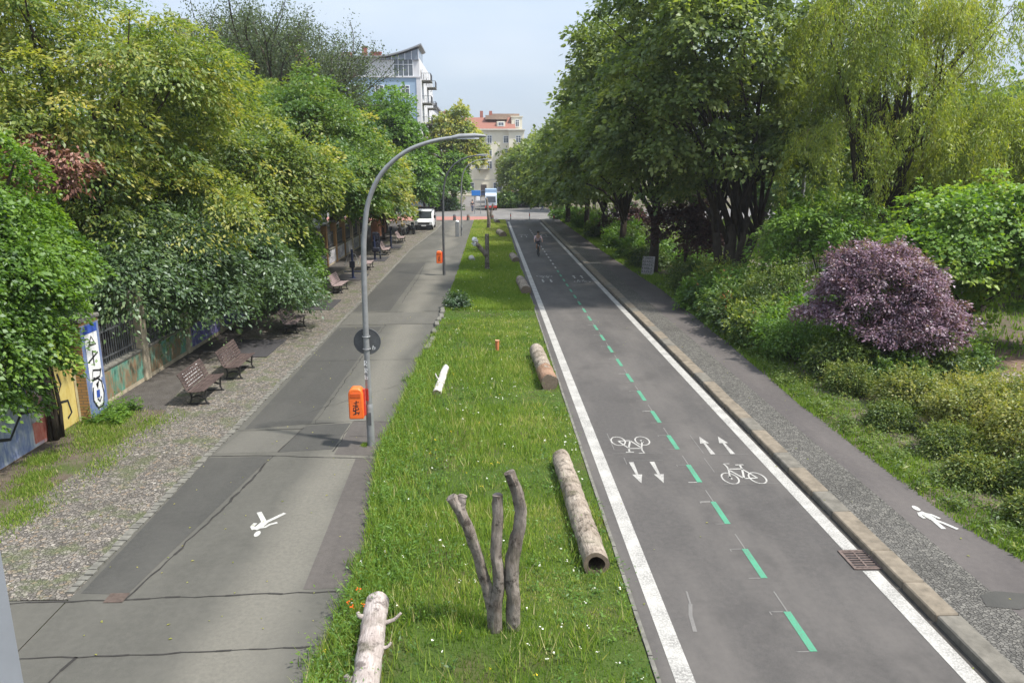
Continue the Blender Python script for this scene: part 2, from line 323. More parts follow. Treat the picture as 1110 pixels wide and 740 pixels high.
# cycle road
b=MB(); strip(b,[(2.2,3),(2.2,96)],[(6.62,3),(6.62,96)],-.002); struct('cycle_road',b,M['road'],fix=False)
b=MB(); b.flat([(-120,94),(120,94),(120,117.5),(-120,117.5)],-.010); b.flat([(-4.5,117.5),(9.5,117.5),(9.5,163),(-4.5,163)],-.010); b.flat([(-60,163),(60,163),(60,168.5),(-60,168.5)],-.010)
struct('cross_street',b,M['far_road'],fix=False)
b=MB(); b.flat([(-40,93),(.4,93),(.4,100.5),(-40,100.5)],-.004); struct('red_cycle_lane',b,M['red_lane'],fix=False)
b=MB()
strip(b,[(2.43,3),(2.43,91)],[(2.69,3),(2.69,91)],.003); strip(b,[(6.24,3),(6.24,10.95)],[(6.5,3),(6.5,10.95)],.003); strip(b,[(6.24,11.65),(6.24,89)],[(6.5,11.65),(6.5,89)],.003)
def bike(cx,cy,flip):
    s=-1 if flip else 1; T=lambda p:(cx+s*p[0],cy+s*p[1])
    for wx in(-.3,.3): b.ribbon([T((wx+.17*math.cos(a),.29*math.sin(a))) for a in np.linspace(0,2*PI,25)],.036,.003)
    for L,w in (([(-.3,0),(-.19,.45),(-.17,.62),(-.19,.80),(-.06,.80)],.04),([(-.18,.5),(.14,.5)],.05),([(-.17,.42),(.0,-.02)],.045),([(.0,-.02),(.13,.5),(.15,.72)],.045),([(.0,-.02),(.3,0)],.045),([(.13,.48),(.3,0)],.04),([(.05,.73),(.24,.73)],.05),([(-.27,-.05),(-.3,.1)],.05)):
        b.ribbon([T(p) for p in L],w,.0035)
def arrow(cx,cy,flip,L=1.16):
    s=-1 if flip else 1; T=lambda p:(cx+s*p[0],cy+s*p[1])
    b.flat([T(p) for p in ((-.055,-L/2),(.055,-L/2),(.028,L/2-.45),(-.028,L/2-.45))][::s],.003); b.flat([T(p) for p in ((-.11,L/2-.46),(.11,L/2-.46),(0,L/2))],.003)
for k in range(3):
    o=k*28.05
    bike(5.53,14.76+o,False); bike(3.48,17.06+o,True)
    for x in(5.27,5.74): arrow(x,16.72+o,False)
    for x in(3.25,3.73): arrow(x,15.15+o,True)
y=8.9; i=0
while y<80:
    if y<47: b.flat([(4.46,y),(4.57,y),(4.57,y+.95),(4.46,y+.95)],.003,1)
    else: b.flat([(4.46,y),(4.57,y),(4.57,y+.8),(4.46,y+.8)],.003,0)
    if y<36:
        b.flat([(4.51,y+.95),(4.535,y+.95),(4.535,y+1.5),(4.51,y+1.5)],.002,2)
        for yy in (y,y+.95): b.flat([(4.24+rnd.uniform(0,.08),yy-.012),(4.455,yy-.012),(4.455,yy+.012),(4.26,yy+.012)],.003,2 if rnd.random()<.85 else 0)
        b.flat([(4.24,y+.87),(4.262,y+.87),(4.262,y+.96),(4.24,y+.96)],.0035,2)
    y+=1.893; i+=1
for x,y0,y1 in ((2.98,16.5,17.6),(3.12,15.6,16.0),(4.98,15.1,15.9),(5.05,16.2,17.4)): b.flat([(x,y0),(x+.02,y0),(x+.02,y1),(x,y1)],.003,2)
for y0,x0,x1 in ((16.25,2.9,4.1),(14.45,5.0,6.2),(15.8,3.1,4.0),(16.1,5.1,6.1)): b.flat([(x0,y0),(x1,y0),(x1,y0+.015),(x0,y0+.015)],.003,2)
b.ribbon([(2.98,9.4),(3.02,9.8),(3.1,10.1)],.06,.003,2); b.ribbon([(3.1,10.1),(3.13,10.45)],.03,.003,2)
for x in np.arange(2.8,6.3,.55): b.flat([(x,92.5),(x+.3,92.5),(x+.3,93.1),(x,93.1)],.003,2)
b.flat([(-4,105.5),(10,105.5),(10,105.8),(-4,105.8)],-.005,2)
struct('road_markings',b,[M['white'],M['green'],M['ghost']],fix=False)
# pedestrian symbols
def ped(z,joints,flip=False):
    m=MB(); hd,parts=joints; parts=[(L,w*1.25) for L,w in parts]; m.flat(circ(hd[0],hd[1],hd[2],18)[:-1] if len(hd)==3 else [(hd[0]+hd[2]*math.cos(a),hd[1]+hd[3]*math.sin(a)) for a in np.linspace(0,2*PI,19)[:-1]],z)
    for k,(L,w) in enumerate(parts): m.ribbon(L,w,z+.0006*(k+1))
    return struct('pedestrian_marking',m,paint('white symbol paint',(.43,.425,.395),.7),fix=False)
ped(.006,((-4.29,12.58,.055,.11),[([(-4.40,12.76),(-4.33,12.86),(-4.27,13.1)],.115),([(-4.40,12.74),(-4.47,12.86),(-4.45,13.0)],.06),([(-4.28,13.0),(-4.38,13.2),(-4.52,13.46)],.075),([(-4.27,13.02),(-4.18,13.14),(-4.00,13.40)],.065),([(-4.34,12.8),(-4.22,12.83),(-4.16,12.93),(-4.04,13.01)],.05)]))
ped(.126,((8.30,12.97,.06,.11),[([(8.27,12.80),(8.33,12.68),(8.36,12.5)],.115),([(8.25,12.78),(8.2,12.66),(8.22,12.54)],.055),([(8.35,12.56),(8.34,12.36),(8.33,12.12)],.07),([(8.36,12.5),(8.46,12.34),(8.58,12.1)],.06),([(8.3,12.76),(8.43,12.68),(8.50,12.52)],.05)]))
# right pavement with kerb and setts
b=MB(); strip(b,[(7.8,3),(7.8,93)],WALKR,.118,a=.02); struct('right_pavement',b,M['walk'],fix=False)
b=MB(); strip(b,[(6.95,3),(6.95,93)],[(7.84,3),(7.84,93)],.122); struct('sett_strip',b,M['cobble'],fix=False)
b=MB(); vs=[]
y=3.0; k=0
while y<93:
    L=rnd.choice([1.0,1.2,1.5,.9]); b.box((6.785+rnd.uniform(-.008,.008),y+L/2,.045+rnd.uniform(-.006,.006)),(.37,L-.02,.175),k%2 if rnd.random()<.8 else 0,rz=rnd.uniform(-.006,.006),bev=.02); y+=L; k+=1
struct('right_kerb',b,[M['kerb'],M['kerb_grey']])
b=MB(); strip(b,[(6.5,3),(6.5,93)],[(6.615,3),(6.615,93)],.0015); struct('gutter_shade',b,simple('gutter shade',(.045,.041,.036),.95,.4,5,obj=False),fix=False)  # kerb shadow painted as a dark strip along the gutter
b=MB(); b.flat([(7.5,9.7),(7.95,9.6),(8.3,9.75),(8.4,10.0),(7.9,10.1),(7.6,10.0)],.128); struct('tar_patch',b,M['pave_dark'],fix=False)
# ground to the right of the pavement
b=MB(); strip(b,WALKR,[(60,4),(60,92.5)],.10,a=.02,step=.5); struct('right_bed',b,M['soil'],fix=False)
b=MB(); b.flat([(12.6,19.6),(13.5,19.2),(16,19.4),(25,19.0),(25,25.5),(17,25.5),(14.6,22.6),(13.0,21.6)],.106); struct('sandy_soil',b,M['dirt'],fix=False)
b=MB(); b.flat([(15.2,19.8),(30,22),(30,25),(15.8,22.2)],.112); b.flat([(13,47),(30,44),(30,49),(14,52)],.112); b.flat([(15,38.5),(32,37),(32,41),(16,41.5)],.112); b.flat([(13,76),(30,74),(30,90),(14,88)],.112); struct('park_path',b,M['pathpale'],fix=False)
# median
b=MB(); strip(b,MEDL,[(2.16,4),(2.16,93)],.03,a=.02); struct('median_turf',b,M['turf'],fix=False)
b=MB(); y=4
while y<93:
    L=rnd.uniform(.8,1.2); b.box((2.195,y+L/2,.02+rnd.uniform(-.006,.004)),(.06,L-.02,.07),rz=rnd.uniform(-.01,.01)); y+=L
struct('median_kerb',b,M['edge_sett'])
b=MB(); y=26.2
while y<37.5:
    L=rnd.uniform(.45,.95)
    if rnd.random()<.85: b.box((float(np.interp(y,[p[1] for p in MEDL],[p[0] for p in MEDL]))-.10+rnd.uniform(-.05,.05),y+L/2,.05+rnd.uniform(-.02,.04)),(.2,L-.06,.17),rz=rnd.uniform(-.12,.12),rx=rnd.uniform(-.05,.05),bev=.03)
    y+=L
struct('median_edge_stones',b,M['edge_sett'])
# drain grate
t=thing('drain_grate','rusty cast iron drain grate in the gutter of the cycle road','drain',(6.37,11.3,0))
b=MB(); b.flat([(-.24,-.3),(.24,-.3),(.24,.3),(-.24,.3)],.0045); b.build('pit_shade',M['rubber'],t,fix=False)  # flat black sheet stands in for the shade below the bars
b=MB(); rust=simple('rusty iron',(.105,.078,.068),.8,.35,18)
for x in(-.225,.225): b.box((x,0,.012),(.05,.62,.016))
for y in(-.29,.29): b.box((0,y,.0125),(.4,.05,.016))
b.build('frame',rust,t)
b=MB()
for i in range(7): b.box((0,-.23+i*.077,.012),(.4,.026,.014),rz=.0)
b.box((0,0,.0135),(.03,.52,.014)); b.build('bars',rust,t)

# ------------------------------------------------------------------ boundary fence on the left
brick=NT('yellow brick'); br=brick.new('TexBrick',{'Vector':brick.obj(),'Color1':(.40,.22,.085),'Color2':(.30,.17,.07),'Mortar':(.16,.12,.085),'Scale':1.0,'Mortar Size':.012,'Brick Width':.25,'Row Height':.08})
v3=brick.new('CombineXYZ',{0:brick.math('ADD',brick.new('SeparateXYZ',{0:brick.obj()}).outputs[0],brick.new('SeparateXYZ',{0:brick.obj()}).outputs[1]),1:brick.new('SeparateXYZ',{0:brick.obj()}).outputs[2]}); brick.set(br.inputs['Vector'],v3.outputs[0])
brick.bump(br.outputs['Fac'],-.5,.01); M['brick']=brick.fin(brick.mix(brick.math('MULTIPLY',brick.noise(brick.obj(),6,5),.5),br.outputs['Color'],(.16,.11,.06)),.9,.2)
def spray(name,cols,scale=2.2,drip=True):
    t=NT(name); v=t.obj((1,1,.8)); n=t.noise(v,scale,3,.6); n2=t.noise(t.obj((1,2.2,.4)),scale*2.2,4,.7)
    st=[(i/(len(cols)-1)*.5+.25,c) for i,c in enumerate(cols)]
    c=t.ramp(n,st,'CONSTANT' if not drip else 'LINEAR'); c=t.mix(t.ramp(n2,[(.52,0.0),(.6,.7)]),c,cols[0]); return t.fin(c,.75,.25)
M['gr_blue']=spray('blue and white graffiti',[(.11,.15,.30),(.40,.43,.46),(.2,.24,.38),(.43,.45,.47)],1.8)
M['gr_redwhite']=spray('white and red graffiti',[(.5,.5,.52),(.55,.10,.06),(.5,.52,.55),(.1,.09,.1)],1.3)
M['gr_yellow']=spray('yellow graffiti',[(.42,.31,.08),(.5,.41,.15),(.38,.27,.08)],1.2)
M['gr_green']=spray('green graffiti',[(.05,.17,.12),(.12,.26,.2),(.22,.14,.08),(.05,.13,.10)],1.7)
M['gr_violet']=spray('violet graffiti',[(.11,.09,.36),(.3,.28,.55),(.08,.08,.2),(.5,.5,.58)],1.8)
M['gr_white']=spray('white tag graffiti',[(.42,.41,.42),(.54,.53,.54),(.2,.19,.24),(.48,.46,.48)],3)
M['plaster']=simple('stained plaster',(.34,.29,.21),.9,.25,5,bump=.3)
FX=-11.0
def squig(m,org,U,V,w,n,h,sp,seed,th=.035,mat=0):
    r=random.Random(seed)
    for k in range(n):
        x=k*sp; st=r.choice([[(0,0),(.1,.5),(.3,1),(.5,.5),(.7,0)],[(0,1),(0,0),(.5,.1),(.6,.5),(.1,.55)],[(.6,.9),(.2,1),(0,.6),(.1,.1),(.6,.05),(.65,.4),(.35,.45)],[(0,0),(.05,1),(.5,.8),(.5,.55),(.05,.5),(.55,0)],[(0,1),(.6,1),(0,0),(.65,0)],[(.1,0),(.1,1),(.6,.05),(.6,1)]])
        m.ribbon([(x+p[0]*w+r.uniform(-.02,.02)*w,p[1]*h+r.uniform(-.05,.05)*h) for p in st],th,0,mat,org,U,V)
def section(y0,y1,h,paintm,label,seed,barz=2.15,group=None):
    x=FX+ (0.0 if y0<40 else .15); t=thing('fence_section',label,'fence',(x,(y0+y1)/2,0),0,group); L=y1-y0
    b=MB(); b.box((0,0,h/2-.02),(.24,L,h+.04),0); b.build('low_wall',M['plaster'],t)
    b=MB(); b.box((0,0,h+.05),(.32,L,.09),0,bev=.02); b.build('coping',M['edge_sett'],t)
    b=MB(); b.add([(.126,-L/2,.12),(.126,L/2,.12),(.126,L/2,h-.02),(.126,-L/2,h-.02)],[(0,1,2,3)]); 
    g=b.build('graffiti',[paintm],t,fix=False)
    b=MB(); squig(b,(.13,-L/2+.15,.2),(0,1,0),(0,0,1),.42,int(L/.5),h*.6,.5,seed,.04)
    if y0>40: b.build('tag_writing',[M['graf_black'] if seed%2 else M['graf_white']],t,fix=False)
    b=MB()
    n=int(L/.13)
    for i in range(n): b.box((0,-L/2+(i+.5)*L/n,(barz+h+.09)/2),(.022,.022,barz-h-.1))
    for z in (h+.3,barz-.2): b.box((0,0,z),(.035,L,.045))
    b.build('railing',M['metal_dark'],t)
def pillar(y,w,d,h,label,brickm,face=None,group=None,x=None):
    t=thing('fence_pillar',label,'pillar',(FX if x is None else x,y,0),0,group)
    b=MB(); b.box((0,0,h/2),(w,d,h),0); b.build('shaft',brickm,t)
    b=MB(); b.box((0,0,h+.05),(w+.1,d+.1,.12),0,bev=.03); b.build('cap',M['edge_sett'],t)
    return t
# street side wall near the camera
t=thing('brick_wall','brick wall painted blue, red and yellow under the hanging creeper','wall',(FX,15.9,0))
b=MB(); b.box((-.05,0,.9),(.3,6.2,1.8)); b.build('masonry',M['brick'],t)
for y0,y1,m in ((-3.1,1.1,'gr_blue'),(1.1,2.0,'gr_redwhite'),(2.0,3.08,'gr_yellow')):
    b=MB(); b.add([(.103,y0,.02),(.103,y1,.02),(.103,y1,1.75),(.103,y0,1.75)],[(0,1,2,3)]); b.build('graffiti',M[m],t,fix=False)
b=MB(); b.ribbon([(2.2,1.3),(2.35,1.0),(2.5,1.2),(2.4,1.5)],.07,0,0,(.108,0,0),(0,1,0),(0,0,1)); b.ribbon([(2.1,.55),(2.4,.75),(2.7,.7),(2.8,.35),(2.6,.25)],.07,0,0,(.109,0,0),(0,1,0),(0,0,1)); b.ribbon([(-.2,.7),(.3,.55),(.8,1.0),(1.3,.9),(1.8,1.05)],.08,0,0,(.11,0,0),(0,1,0),(0,0,1)); b.ribbon([(-3,.3),(-2.2,.8),(-1.5,.5),(-.8,.9)],.06,0,0,(.11,0,0),(0,1,0),(0,0,1))
b.build('black_outlines',M['graf_black'],t,fix=False)
b=MB(); b.add([(.107,1.15,.1),(.107,1.95,.1),(.107,1.95,.62),(.107,1.15,.62)],[(0,1,2,3)]); b.build('red_patch',spray('red spray',[(.42,.09,.06),(.5,.2,.15),(.4,.08,.06)],3),t,fix=False)
# the big painted pillar
t=pillar(19.45,.5,.95,2.65,'tall yellow brick pillar with white and blue graffiti letters',M['brick'],x=-10.82)
b=MB(); b.add([(.254,-.46,.05),(.254,.46,.05),(.254,.46,2.55),(.254,-.46,2.55)],[(0,1,2,3)]); b.build('blue_ground',spray('blue spray',[(.07,.11,.27),(.16,.2,.3),(.09,.13,.3)],3),t,fix=False)
b=MB(); O=(.258,-.4,.1); U=(0,1,0); V=(0,0,1)
for L,w in (([(.42,2.2),(.42,1.9),(.42,1.45),(.42,1.1),(.42,.9)],.62),([(.42,.95),(.3,.7),(.3,.4),(.42,.2),(.55,.35),(.6,.6),(.5,.85)],.3)): b.ribbon(L,w,0,0,O,U,V)
b.build('white_lettering',M['graf_white'],t,fix=False)
b=MB(); O=(.262,-.4,.1)
for L in ([(.2,1.8),(.42,2.1),(.6,1.85),(.3,1.88)],[(.15,1.45),(.65,1.62)],[(.4,1.72),(.4,1.3)],[(.7,1.1),(.3,1.2),(.2,.95),(.6,.95),(.7,1.15)],[(.2,.75),(.15,.4),(.35,.12),(.6,.15),(.7,.45),(.65,.8),(.45,.95)],[(.35,.4),(.45,.28),(.55,.4)]): b.ribbon(L,.055,0,0,O,U,V)
b.build('black_lettering',M['graf_black'],t,fix=False)
b=MB(); O=(.265,-.4,.1); b.ribbon([(.42,.62),(.40,.42)],.16,0,0,O,U,V); b.ribbon([(.42,2.2),(.42,2.42)],.66,0,0,O,U,V); b.build('blue_lettering',simple('deep blue spray',(.03,.07,.3),.7,.2,6),t,fix=False)
b=MB(); b.add([(-.06,-.479,.0),(.0,-.479,.0),(.0,-.479,1.9),(-.06,-.479,1.9)],[(0,1,2,3)]); b.build('pale_stripe',simple('pale paint stripe',(.55,.5,.36),.8,.2,5),t,fix=False)
ys=[19.45,23.0,26.4,29.8,33.2,36.6,40,43.4,46.6,49.7,52.8,56,59.2,62.4,65.6]
for i in range(len(ys)-1):
    y0=ys[i]+(.48 if i==0 else .2); y1=ys[i+1]-.2
    pm,lab={0:('gr_green','fence with green and red graffiti under iron bars right after the painted pillar'),1:('gr_green','green fence section in the shade behind the nearest bench'),2:('gr_violet','violet graffiti fence section glimpsed through the hanging leaves'),7:('gr_white','fence section with white tags nearest after the ivy mound'),8:('gr_white','fence section with tall white tags between the first two free pillars'),9:('gr_white','fence section with white tags behind the navy exercise post'),10:('gr_white','fence section with white tags just left of the lamp post')}.get(i,('gr_violet' if i<7 else 'gr_white','low fence wall with iron bars covered by overhanging leaves' if i<7 else 'distant low fence wall with faded white tags and bars'))
    section(y0,y1,.95 if i<7 else 1.0,M[pm],lab,i+3,2.2,'fence sections along the left pavement')
    if i+1<len(ys)-1 or True:
        j=i+1; lab2={8:'free standing fence pillar nearest after the ivy mound',9:'second free standing fence pillar after the ivy mound',10:'fence pillar close left of the arching lamp post'}.get(j,'fence pillar hidden among the overhanging leaves' if j<8 else 'far fence pillar beside the benches')
        pillar(ys[j],.36,.38,2.75,lab2,M['brick'] if j in(9,10,11,14) else M['plaster'],None,'fence pillars along the left pavement',FX+(.0 if ys[j]<41 else .15))
# brown fence stretch far along
t=thing('timber_fence','reddish brown timber fence behind the far exercise posts','fence',(-10.4,72,0))
b=MB()
for i in range(40): b.box((0,-5+i*.25,.85),(.03,.22,1.7+rnd.uniform(-.05,.05)))
b.build('boards',simple('orange brown boards',(.30,.13,.07),.85,.25,5),t)
b=MB()
for z in(.5,1.4): b.box((-.04,0,z),(.05,10,.08))
b.build('rails',M['bark'],t)

# ------------------------------------------------------------------ benches
def make_bench():
    t=thing('park_bench','x','bench'); L=1.85
    b=MB()
    for i,(x,z) in enumerate(((.10,.435),(.20,.43),(.30,.432),(.40,.44),(.485,.455))): b.box((x,0,z),(.085,L,.03),ry=-.06+.02*i,bev=.008)
    b.build('seat',M['slat'],t)
    b=MB()
    for x,z in ((.035,.50),(.0,.585),(-.035,.67),(-.07,.755),(-.105,.84),(-.15,.91)): b.box((x,0,z),(.026,L,.074),ry=-.38,bev=.006)
    b.build('backrest',M['slat'],t)
    for s in(-1,1):
        y=s*.66; b=MB(); w=.028
        for P in ([(.52,y,.0),(.46,y,.12),(.47,y,.28),(.5,y,.42)],[(.0,y,.0),(.08,y,.14),(.08,y,.28),(.03,y,.42),(-.06,y,.66),(-.17,y,.93)],[(.03,y,.415),(.26,y,.40),(.5,y,.425)],[(.08,y,.2),(.27,y,.26),(.46,y,.2)],[(-.04,y,.015),(.26,y,.03),(.56,y,.015)]): b.tube(P,[w]*len(P),6)
        b.build('leg',M['iron'],t,smooth=True)
    return t
def back_graf(t,mats,seed,n,th=.03):
    r=random.Random(seed); b=MB(); nrm=Vector((math.cos(.38),0,math.sin(.38))); V=Vector((-math.sin(.38),0,math.cos(.38)))
    org=Vector((.016,-.62,.50))+nrm*.014
    for k in range(n):
        x=k*1.2/n; st=r.choice([[(0,0),(0,1),(.5,.9),(.5,.6),(0,.5),(.6,0)],[(.6,.9),(.1,1),(0,.5),(.1,0),(.6,.1)],[(0,0),(.3,1),(.6,0)],[(0,1),(0,0),(.55,0)],[(0,0),(0,1),(.6,.7),(.1,.5),(.6,.2),(0,0)],[(0,.1),(.5,0),(.5,.45),(0,.6),(.1,1),(.6,.95)]])
        b.ribbon([(x+p[0]*.2,.02+p[1]*.38) for p in st],th,0,0,org,(0,1,0),V)
        if r.random()<.6: b.ribbon([(x+.02,.1+r.uniform(0,.3)),(x+.2,.1+r.uniform(0,.3))],th*1.3,0,0,org+nrm*.001,(0,1,0),V)
    b.build('backrest_graffiti',mats,t,fix=False)
bench=make_bench()
BL=['dark wooden bench nearest the camera with white graffiti across its backrest','dark wooden bench second along the gravel, with faint grey scribbles on its backrest','pinkish slatted bench half hidden behind the hanging leaves','pinkish bench standing between the seat trainer and the navy exercise post','bench partly hidden behind the arching lamp post','bench beyond the tall twin exercise panels','farthest bench just before the parked motorcycles']
pink=wood('sun bleached pink slats',[(.13,.098,.095),(.24,.185,.18),(.35,.28,.275)],(6,.6,6))
for i,(x,y) in enumerate(((-8.55,21.0),(-8.4,23.55),(-8.25,30.1),(-8.25,39.8),(-8.15,48.8),(-8.05,57.0),(-7.95,66.4))):
    t=bench if i==0 else copy_tree(bench); t.location=(x,y,0); t['label']=BL[i]; t['group']='slatted benches along the gravel strip'; t.rotation_euler.z=rnd.uniform(-.04,.04)
    if i>=2:
        for c in kids(t):
            if c.name.startswith(('seat','backrest')): c.data=c.data.copy(); c.data.materials[0]=pink
bs=[o for o in COL.objects if o.name.startswith('park_bench')]
back_graf(bs[0],[M['graf_white']],3,8,.05); back_graf(bs[1],[simple('grey scribble',(.30,.27,.27),.8,.3,9)],5,5,.022); back_graf(bs[2],[M['graf_white']],8,4,.03); back_graf(bs[3],[simple('violet scribble',(.3,.12,.22),.8,.3,9)],9,4,.03)

# ------------------------------------------------------------------ exercise area
ml=['black rubber mat just past the second bench','black rubber mat under the seat trainer','black rubber mat under the single navy exercise post','black rubber mat under the twin panel exercise post','farthest black rubber mat by the last bench']
for i,(x,y) in enumerate(((-8.75,27.0),(-8.3,35.8),(-8.3,45.0),(-8.2,54.0),(-8.1,62.4))):
    b=MB(); b.box((0,0,.012),(1.75,2.7,.03),bev=.01); o=b.build('rubber_mat',M['mat']); o.location=(x,y,0); tag(o,ml[i],'mat','rubber fall mats along the gravel strip')
def eq_seat(loc):
    t=thing('seat_trainer','seat trainer with bent handle bar and dark panel on rubber mat','gym equipment',loc)
    b=MB(); b.cyl((0,0,.02),(0,0,.06),.22,16); b.tube([(0,0,.05),(0,0,.35)],.07,10); b.build('base',M['navy'],t,smooth=True)
    b=MB(); b.tube([(-.55,-.1,.3),(0,0,.32),(.35,.05,.34)],.035,8); b.tube([(-.55,-.1,.3),(-.68,-.1,.8),(-.6,-.1,1.0),(-.35,-.1,1.03)],.022,8); b.tube([(.35,.05,.34),(.42,.05,1.0)],.03,8); b.build('frame',M['metal_dark'],t,smooth=True)
    b=MB(); b.box((.4,.0,.78),(.1,.42,.5),bev=.03,ry=-.1); b.build('back_panel',M['navyblack'],t)
    b=MB(); b.box((.2,.0,.39),(.4,.4,.07),bev=.025); b.build('seat',M['navyblack'],t)
    b=MB(); b.box((-.5,-.1,.2),(.16,.3,.26),bev=.03); b.build('foot_plate',M['navyblack'],t)
eq_seat((-8.45,35.7,0))
def eq_post(loc,lab,panel):
    t=thing('exercise_post',lab,'gym equipment',loc)
    b=MB(); b.cyl((0,0,.02),(0,0,.05),.2,16); b.tube([(0,0,.04),(0,0,1.75)],[.075,.07],10); b.build('post',M['navy'],t,smooth=True)
    if panel=='box':
        b=MB(); b.box((0,-.08,.85),(.32,.16,.42),bev=.03); b.build('resistance_box',M['navyblack'],t)
        b=MB(); b.tube([(-.5,-.05,.42),(.0,0,.42),(.55,-.05,.42)],.035,8); b.build('foot_bar',M['navy'],t,smooth=True)
        for s in(-1,1):
            b=MB(); b.tube([(s*.05,0,1.5),(s*.2,.0,1.45),(s*.38,-.1,.95),(s*.42,-.3,.85)],.02,8); b.build('handle',M['metal'],t,smooth=True)
    elif panel=='twin':
        b=MB(); b.tube([(.35,.3,.04),(.3,.2,1.9)],.06,10); b.build('rear_post',M['navyblack'],t,smooth=True)
        b=MB(); b.box((.08,.0,1.72),(.42,.1,.55),bev=.04); b.box((.08,.05,1.15),(.45,.1,.4),bev=.04); b.build('information_panel',M['navyblack'],t)
        b=MB(); b.box((.1,-.05,.75),(.5,.4,.35),bev=.06); b.build('seat',M['navyblack'],t)
        b=MB(); b.tube([(.1,-.1,.42),(.8,-.15,.42)],.035,8); b.build('foot_bar',M['metal_dark'],t,smooth=True)
    else:
        b=MB(); b.box((.04,0,1.6),(.25,.07,.3),bev=.03); b.build('information_panel',M['navyblack'],t)
        b=MB(); b.tube([(0,0,1.2),(.35,0,1.1),(.45,0,.5)],.025,8); b.build('swing_arm',M['metal_dark'],t,smooth=True)
eq_post((-8.15,44.6,0),'single navy exercise post with dark box and foot bar','box')
eq_post((-8.15,53.6,0),'tall twin exercise posts with dark panels and saddle','twin')
eq_post((-8.0,61.6,0),'slim navy exercise post with swing arm by the last bench','arm')
# parked motorcycles
def moto(loc,rz,lab,body):
    t=thing('motorcycle',lab,'motorcycle',loc,rz,'motorcycles parked at the far end')
    for y in(-.68,.68):
        b=MB(); b.torus((0,y,.3),.25,.06); b.build('tyre',M['rubber'],t,smooth=True)
        b=MB(); b.cyl((-.04,y,.3),(.04,y,.3),.2,14); b.build('rim',M['metal'],t,smooth=True)
    b=MB(); b.extr([(-.45,.45),(-.1,.35),(.3,.35),(.45,.7),(.2,.82),(-.2,.72)],-.13,.13); b.build('body',body,t,bevel=.03)
    b=MB(); b.box((0,.45,.8),(.26,.7,.12),bev=.04,rx=.1); b.build('saddle',M['rubber'],t)
    b=MB(); b.tube([(0,-.68,.3),(0,-.48,.85),(0,-.42,1.0)],.04,8); b.tube([(-.36,-.32,1.02),(0,-.42,1.0),(.36,-.32,1.02)],.02,8); b.build('fork',M['metal_dark'],t,smooth=True)
    b=MB(); b.cyl((0,-.58,.82),(0,-.5,.84),.1,12); b.build('headlight',M['lamp'],t,smooth=True)
    b=MB(); b.extr([(-.62,.75),(-.5,1.2),(-.46,1.2),(-.55,.75)],-.16,.16); b.build('windscreen',M['glass'],t)
moto((-8.5,73.6,0),math.radians(25),'grey motorcycle leaning beside the white van',M['metal'])
moto((-7.7,74.6,0),math.radians(30),'black motorcycle parked next to the grey one near the van',M['black_car'])
# ------------------------------------------------------------------ street lamps
def make_lamp():
    t=thing('street_lamp','x','street lamp')
    b=MB(); b.tube([(0,0,0),(0,0,.95),(0,0,1.0),(.0,0,1.05)],[.092,.092,.088,.074],14); b.build('base_sleeve',M['metal'],t,smooth=True)
    P=[(0,0,.6),(.0,0,3.0),(.03,0,4.6),(.08,0,5.2),(.2,0,5.85),(.52,0,6.45),(1.05,0,6.9),(1.65,0,7.13),(2.2,0,7.22)]
    Q=[]
    for i in range(len(P)-1):
        for k in range(4):
            p0,p1,p2,p3=[np.array(P[max(0,min(len(P)-1,i+j))]) for j in(-1,0,1,2)]; u=k/4
            Q.append(tuple(.5*((2*p1)+(-p0+p2)*u+(2*p0-5*p1+4*p2-p3)*u*u+(-p0+3*p1-3*p2+p3)*u**3)))
    Q.append(P[-1]); n=len(Q)
    b=MB(); b.tube(Q,[.072-.034*i/n for i in range(n)],12); b.build('pole',M['metal'],t,smooth=True)
    hd=b=MB(); b.tube([(2.1,0,7.21),(2.25,0,7.235),(2.6,0,7.255),(2.85,0,7.245)],[.042,.06,.055,.025],10); h=b.build('lamp_head',M['metal'],t,smooth=True)
    b=MB(); b.box((2.45,0,7.19),(.5,.09,.025),bev=.01); b.build('diffuser',M['lamp'],h)
    b=MB(); b.box((.0,-.086,.7),(.09,.02,.32),bev=.006); b.build('access_door',M['metal_dark'],t)
    return t
lamp=make_lamp(); lamp.location=(-2.87,17.0,0)
lamp['label']='nearest arching grey street lamp with round sign and orange bin on it'; lamp['group']='arched street lamps along the left pavement'
b=MB(); O=(0,-.087,1.9)
squig(b,(-.06,-.088,2.02),(1,0,0),(0,0,1),.11,1,.13,1,11,.018); squig(b,(-.05,-.088,1.84),(1,0,0),(0,0,1),.10,1,.12,1,12,.018); squig(b,(-.05,-.088,1.68),(1,0,0),(0,0,1),.1,1,.11,1,15,.016)
b.build('white_tag',M['graf_white'],lamp,fix=False)
b=MB(); b.box((-.03,-.079,1.3),(.07,.012,.3),rz=-.3); b.build('red_sticker',M['red'],lamp)
for (x,y,l) in ((-2.72,45.8,'middle street lamp carrying the second orange bin'),(-2.5,72.0,'farthest street lamp beside the grey utility column')):
    c=copy_tree(lamp); c.location=(x,y,0); c['label']=l
    for ch in kids(c):
        if ch.name.startswith(('white_tag','red_sticker')): bpy.data.objects.remove(ch)
    for ch in kids(c):
        if ch.name.startswith(('pole','base')) and y<50: ch.data=ch.data.copy(); ch.data.materials[0]=M['metal_dark']
t=thing('street_lamp','grey street lamp head poking out of the tall trees on the right','street lamp',(17.0,40,0))
b=MB(); b.tube([(0,0,0),(0,0,11.5),(-.25,0,12.1),(-1.1,0,12.35)],[.12,.08,.06,.05],10); b.build('pole',M['metal'],t,smooth=True)
b=MB(); b.tube([(-.95,0,12.34),(-1.15,0,12.38),(-1.7,0,12.42),(-1.95,0,12.4)],[.08,.2,.2,.08],10); b.build('lamp_head',M['metal'],t,smooth=True)
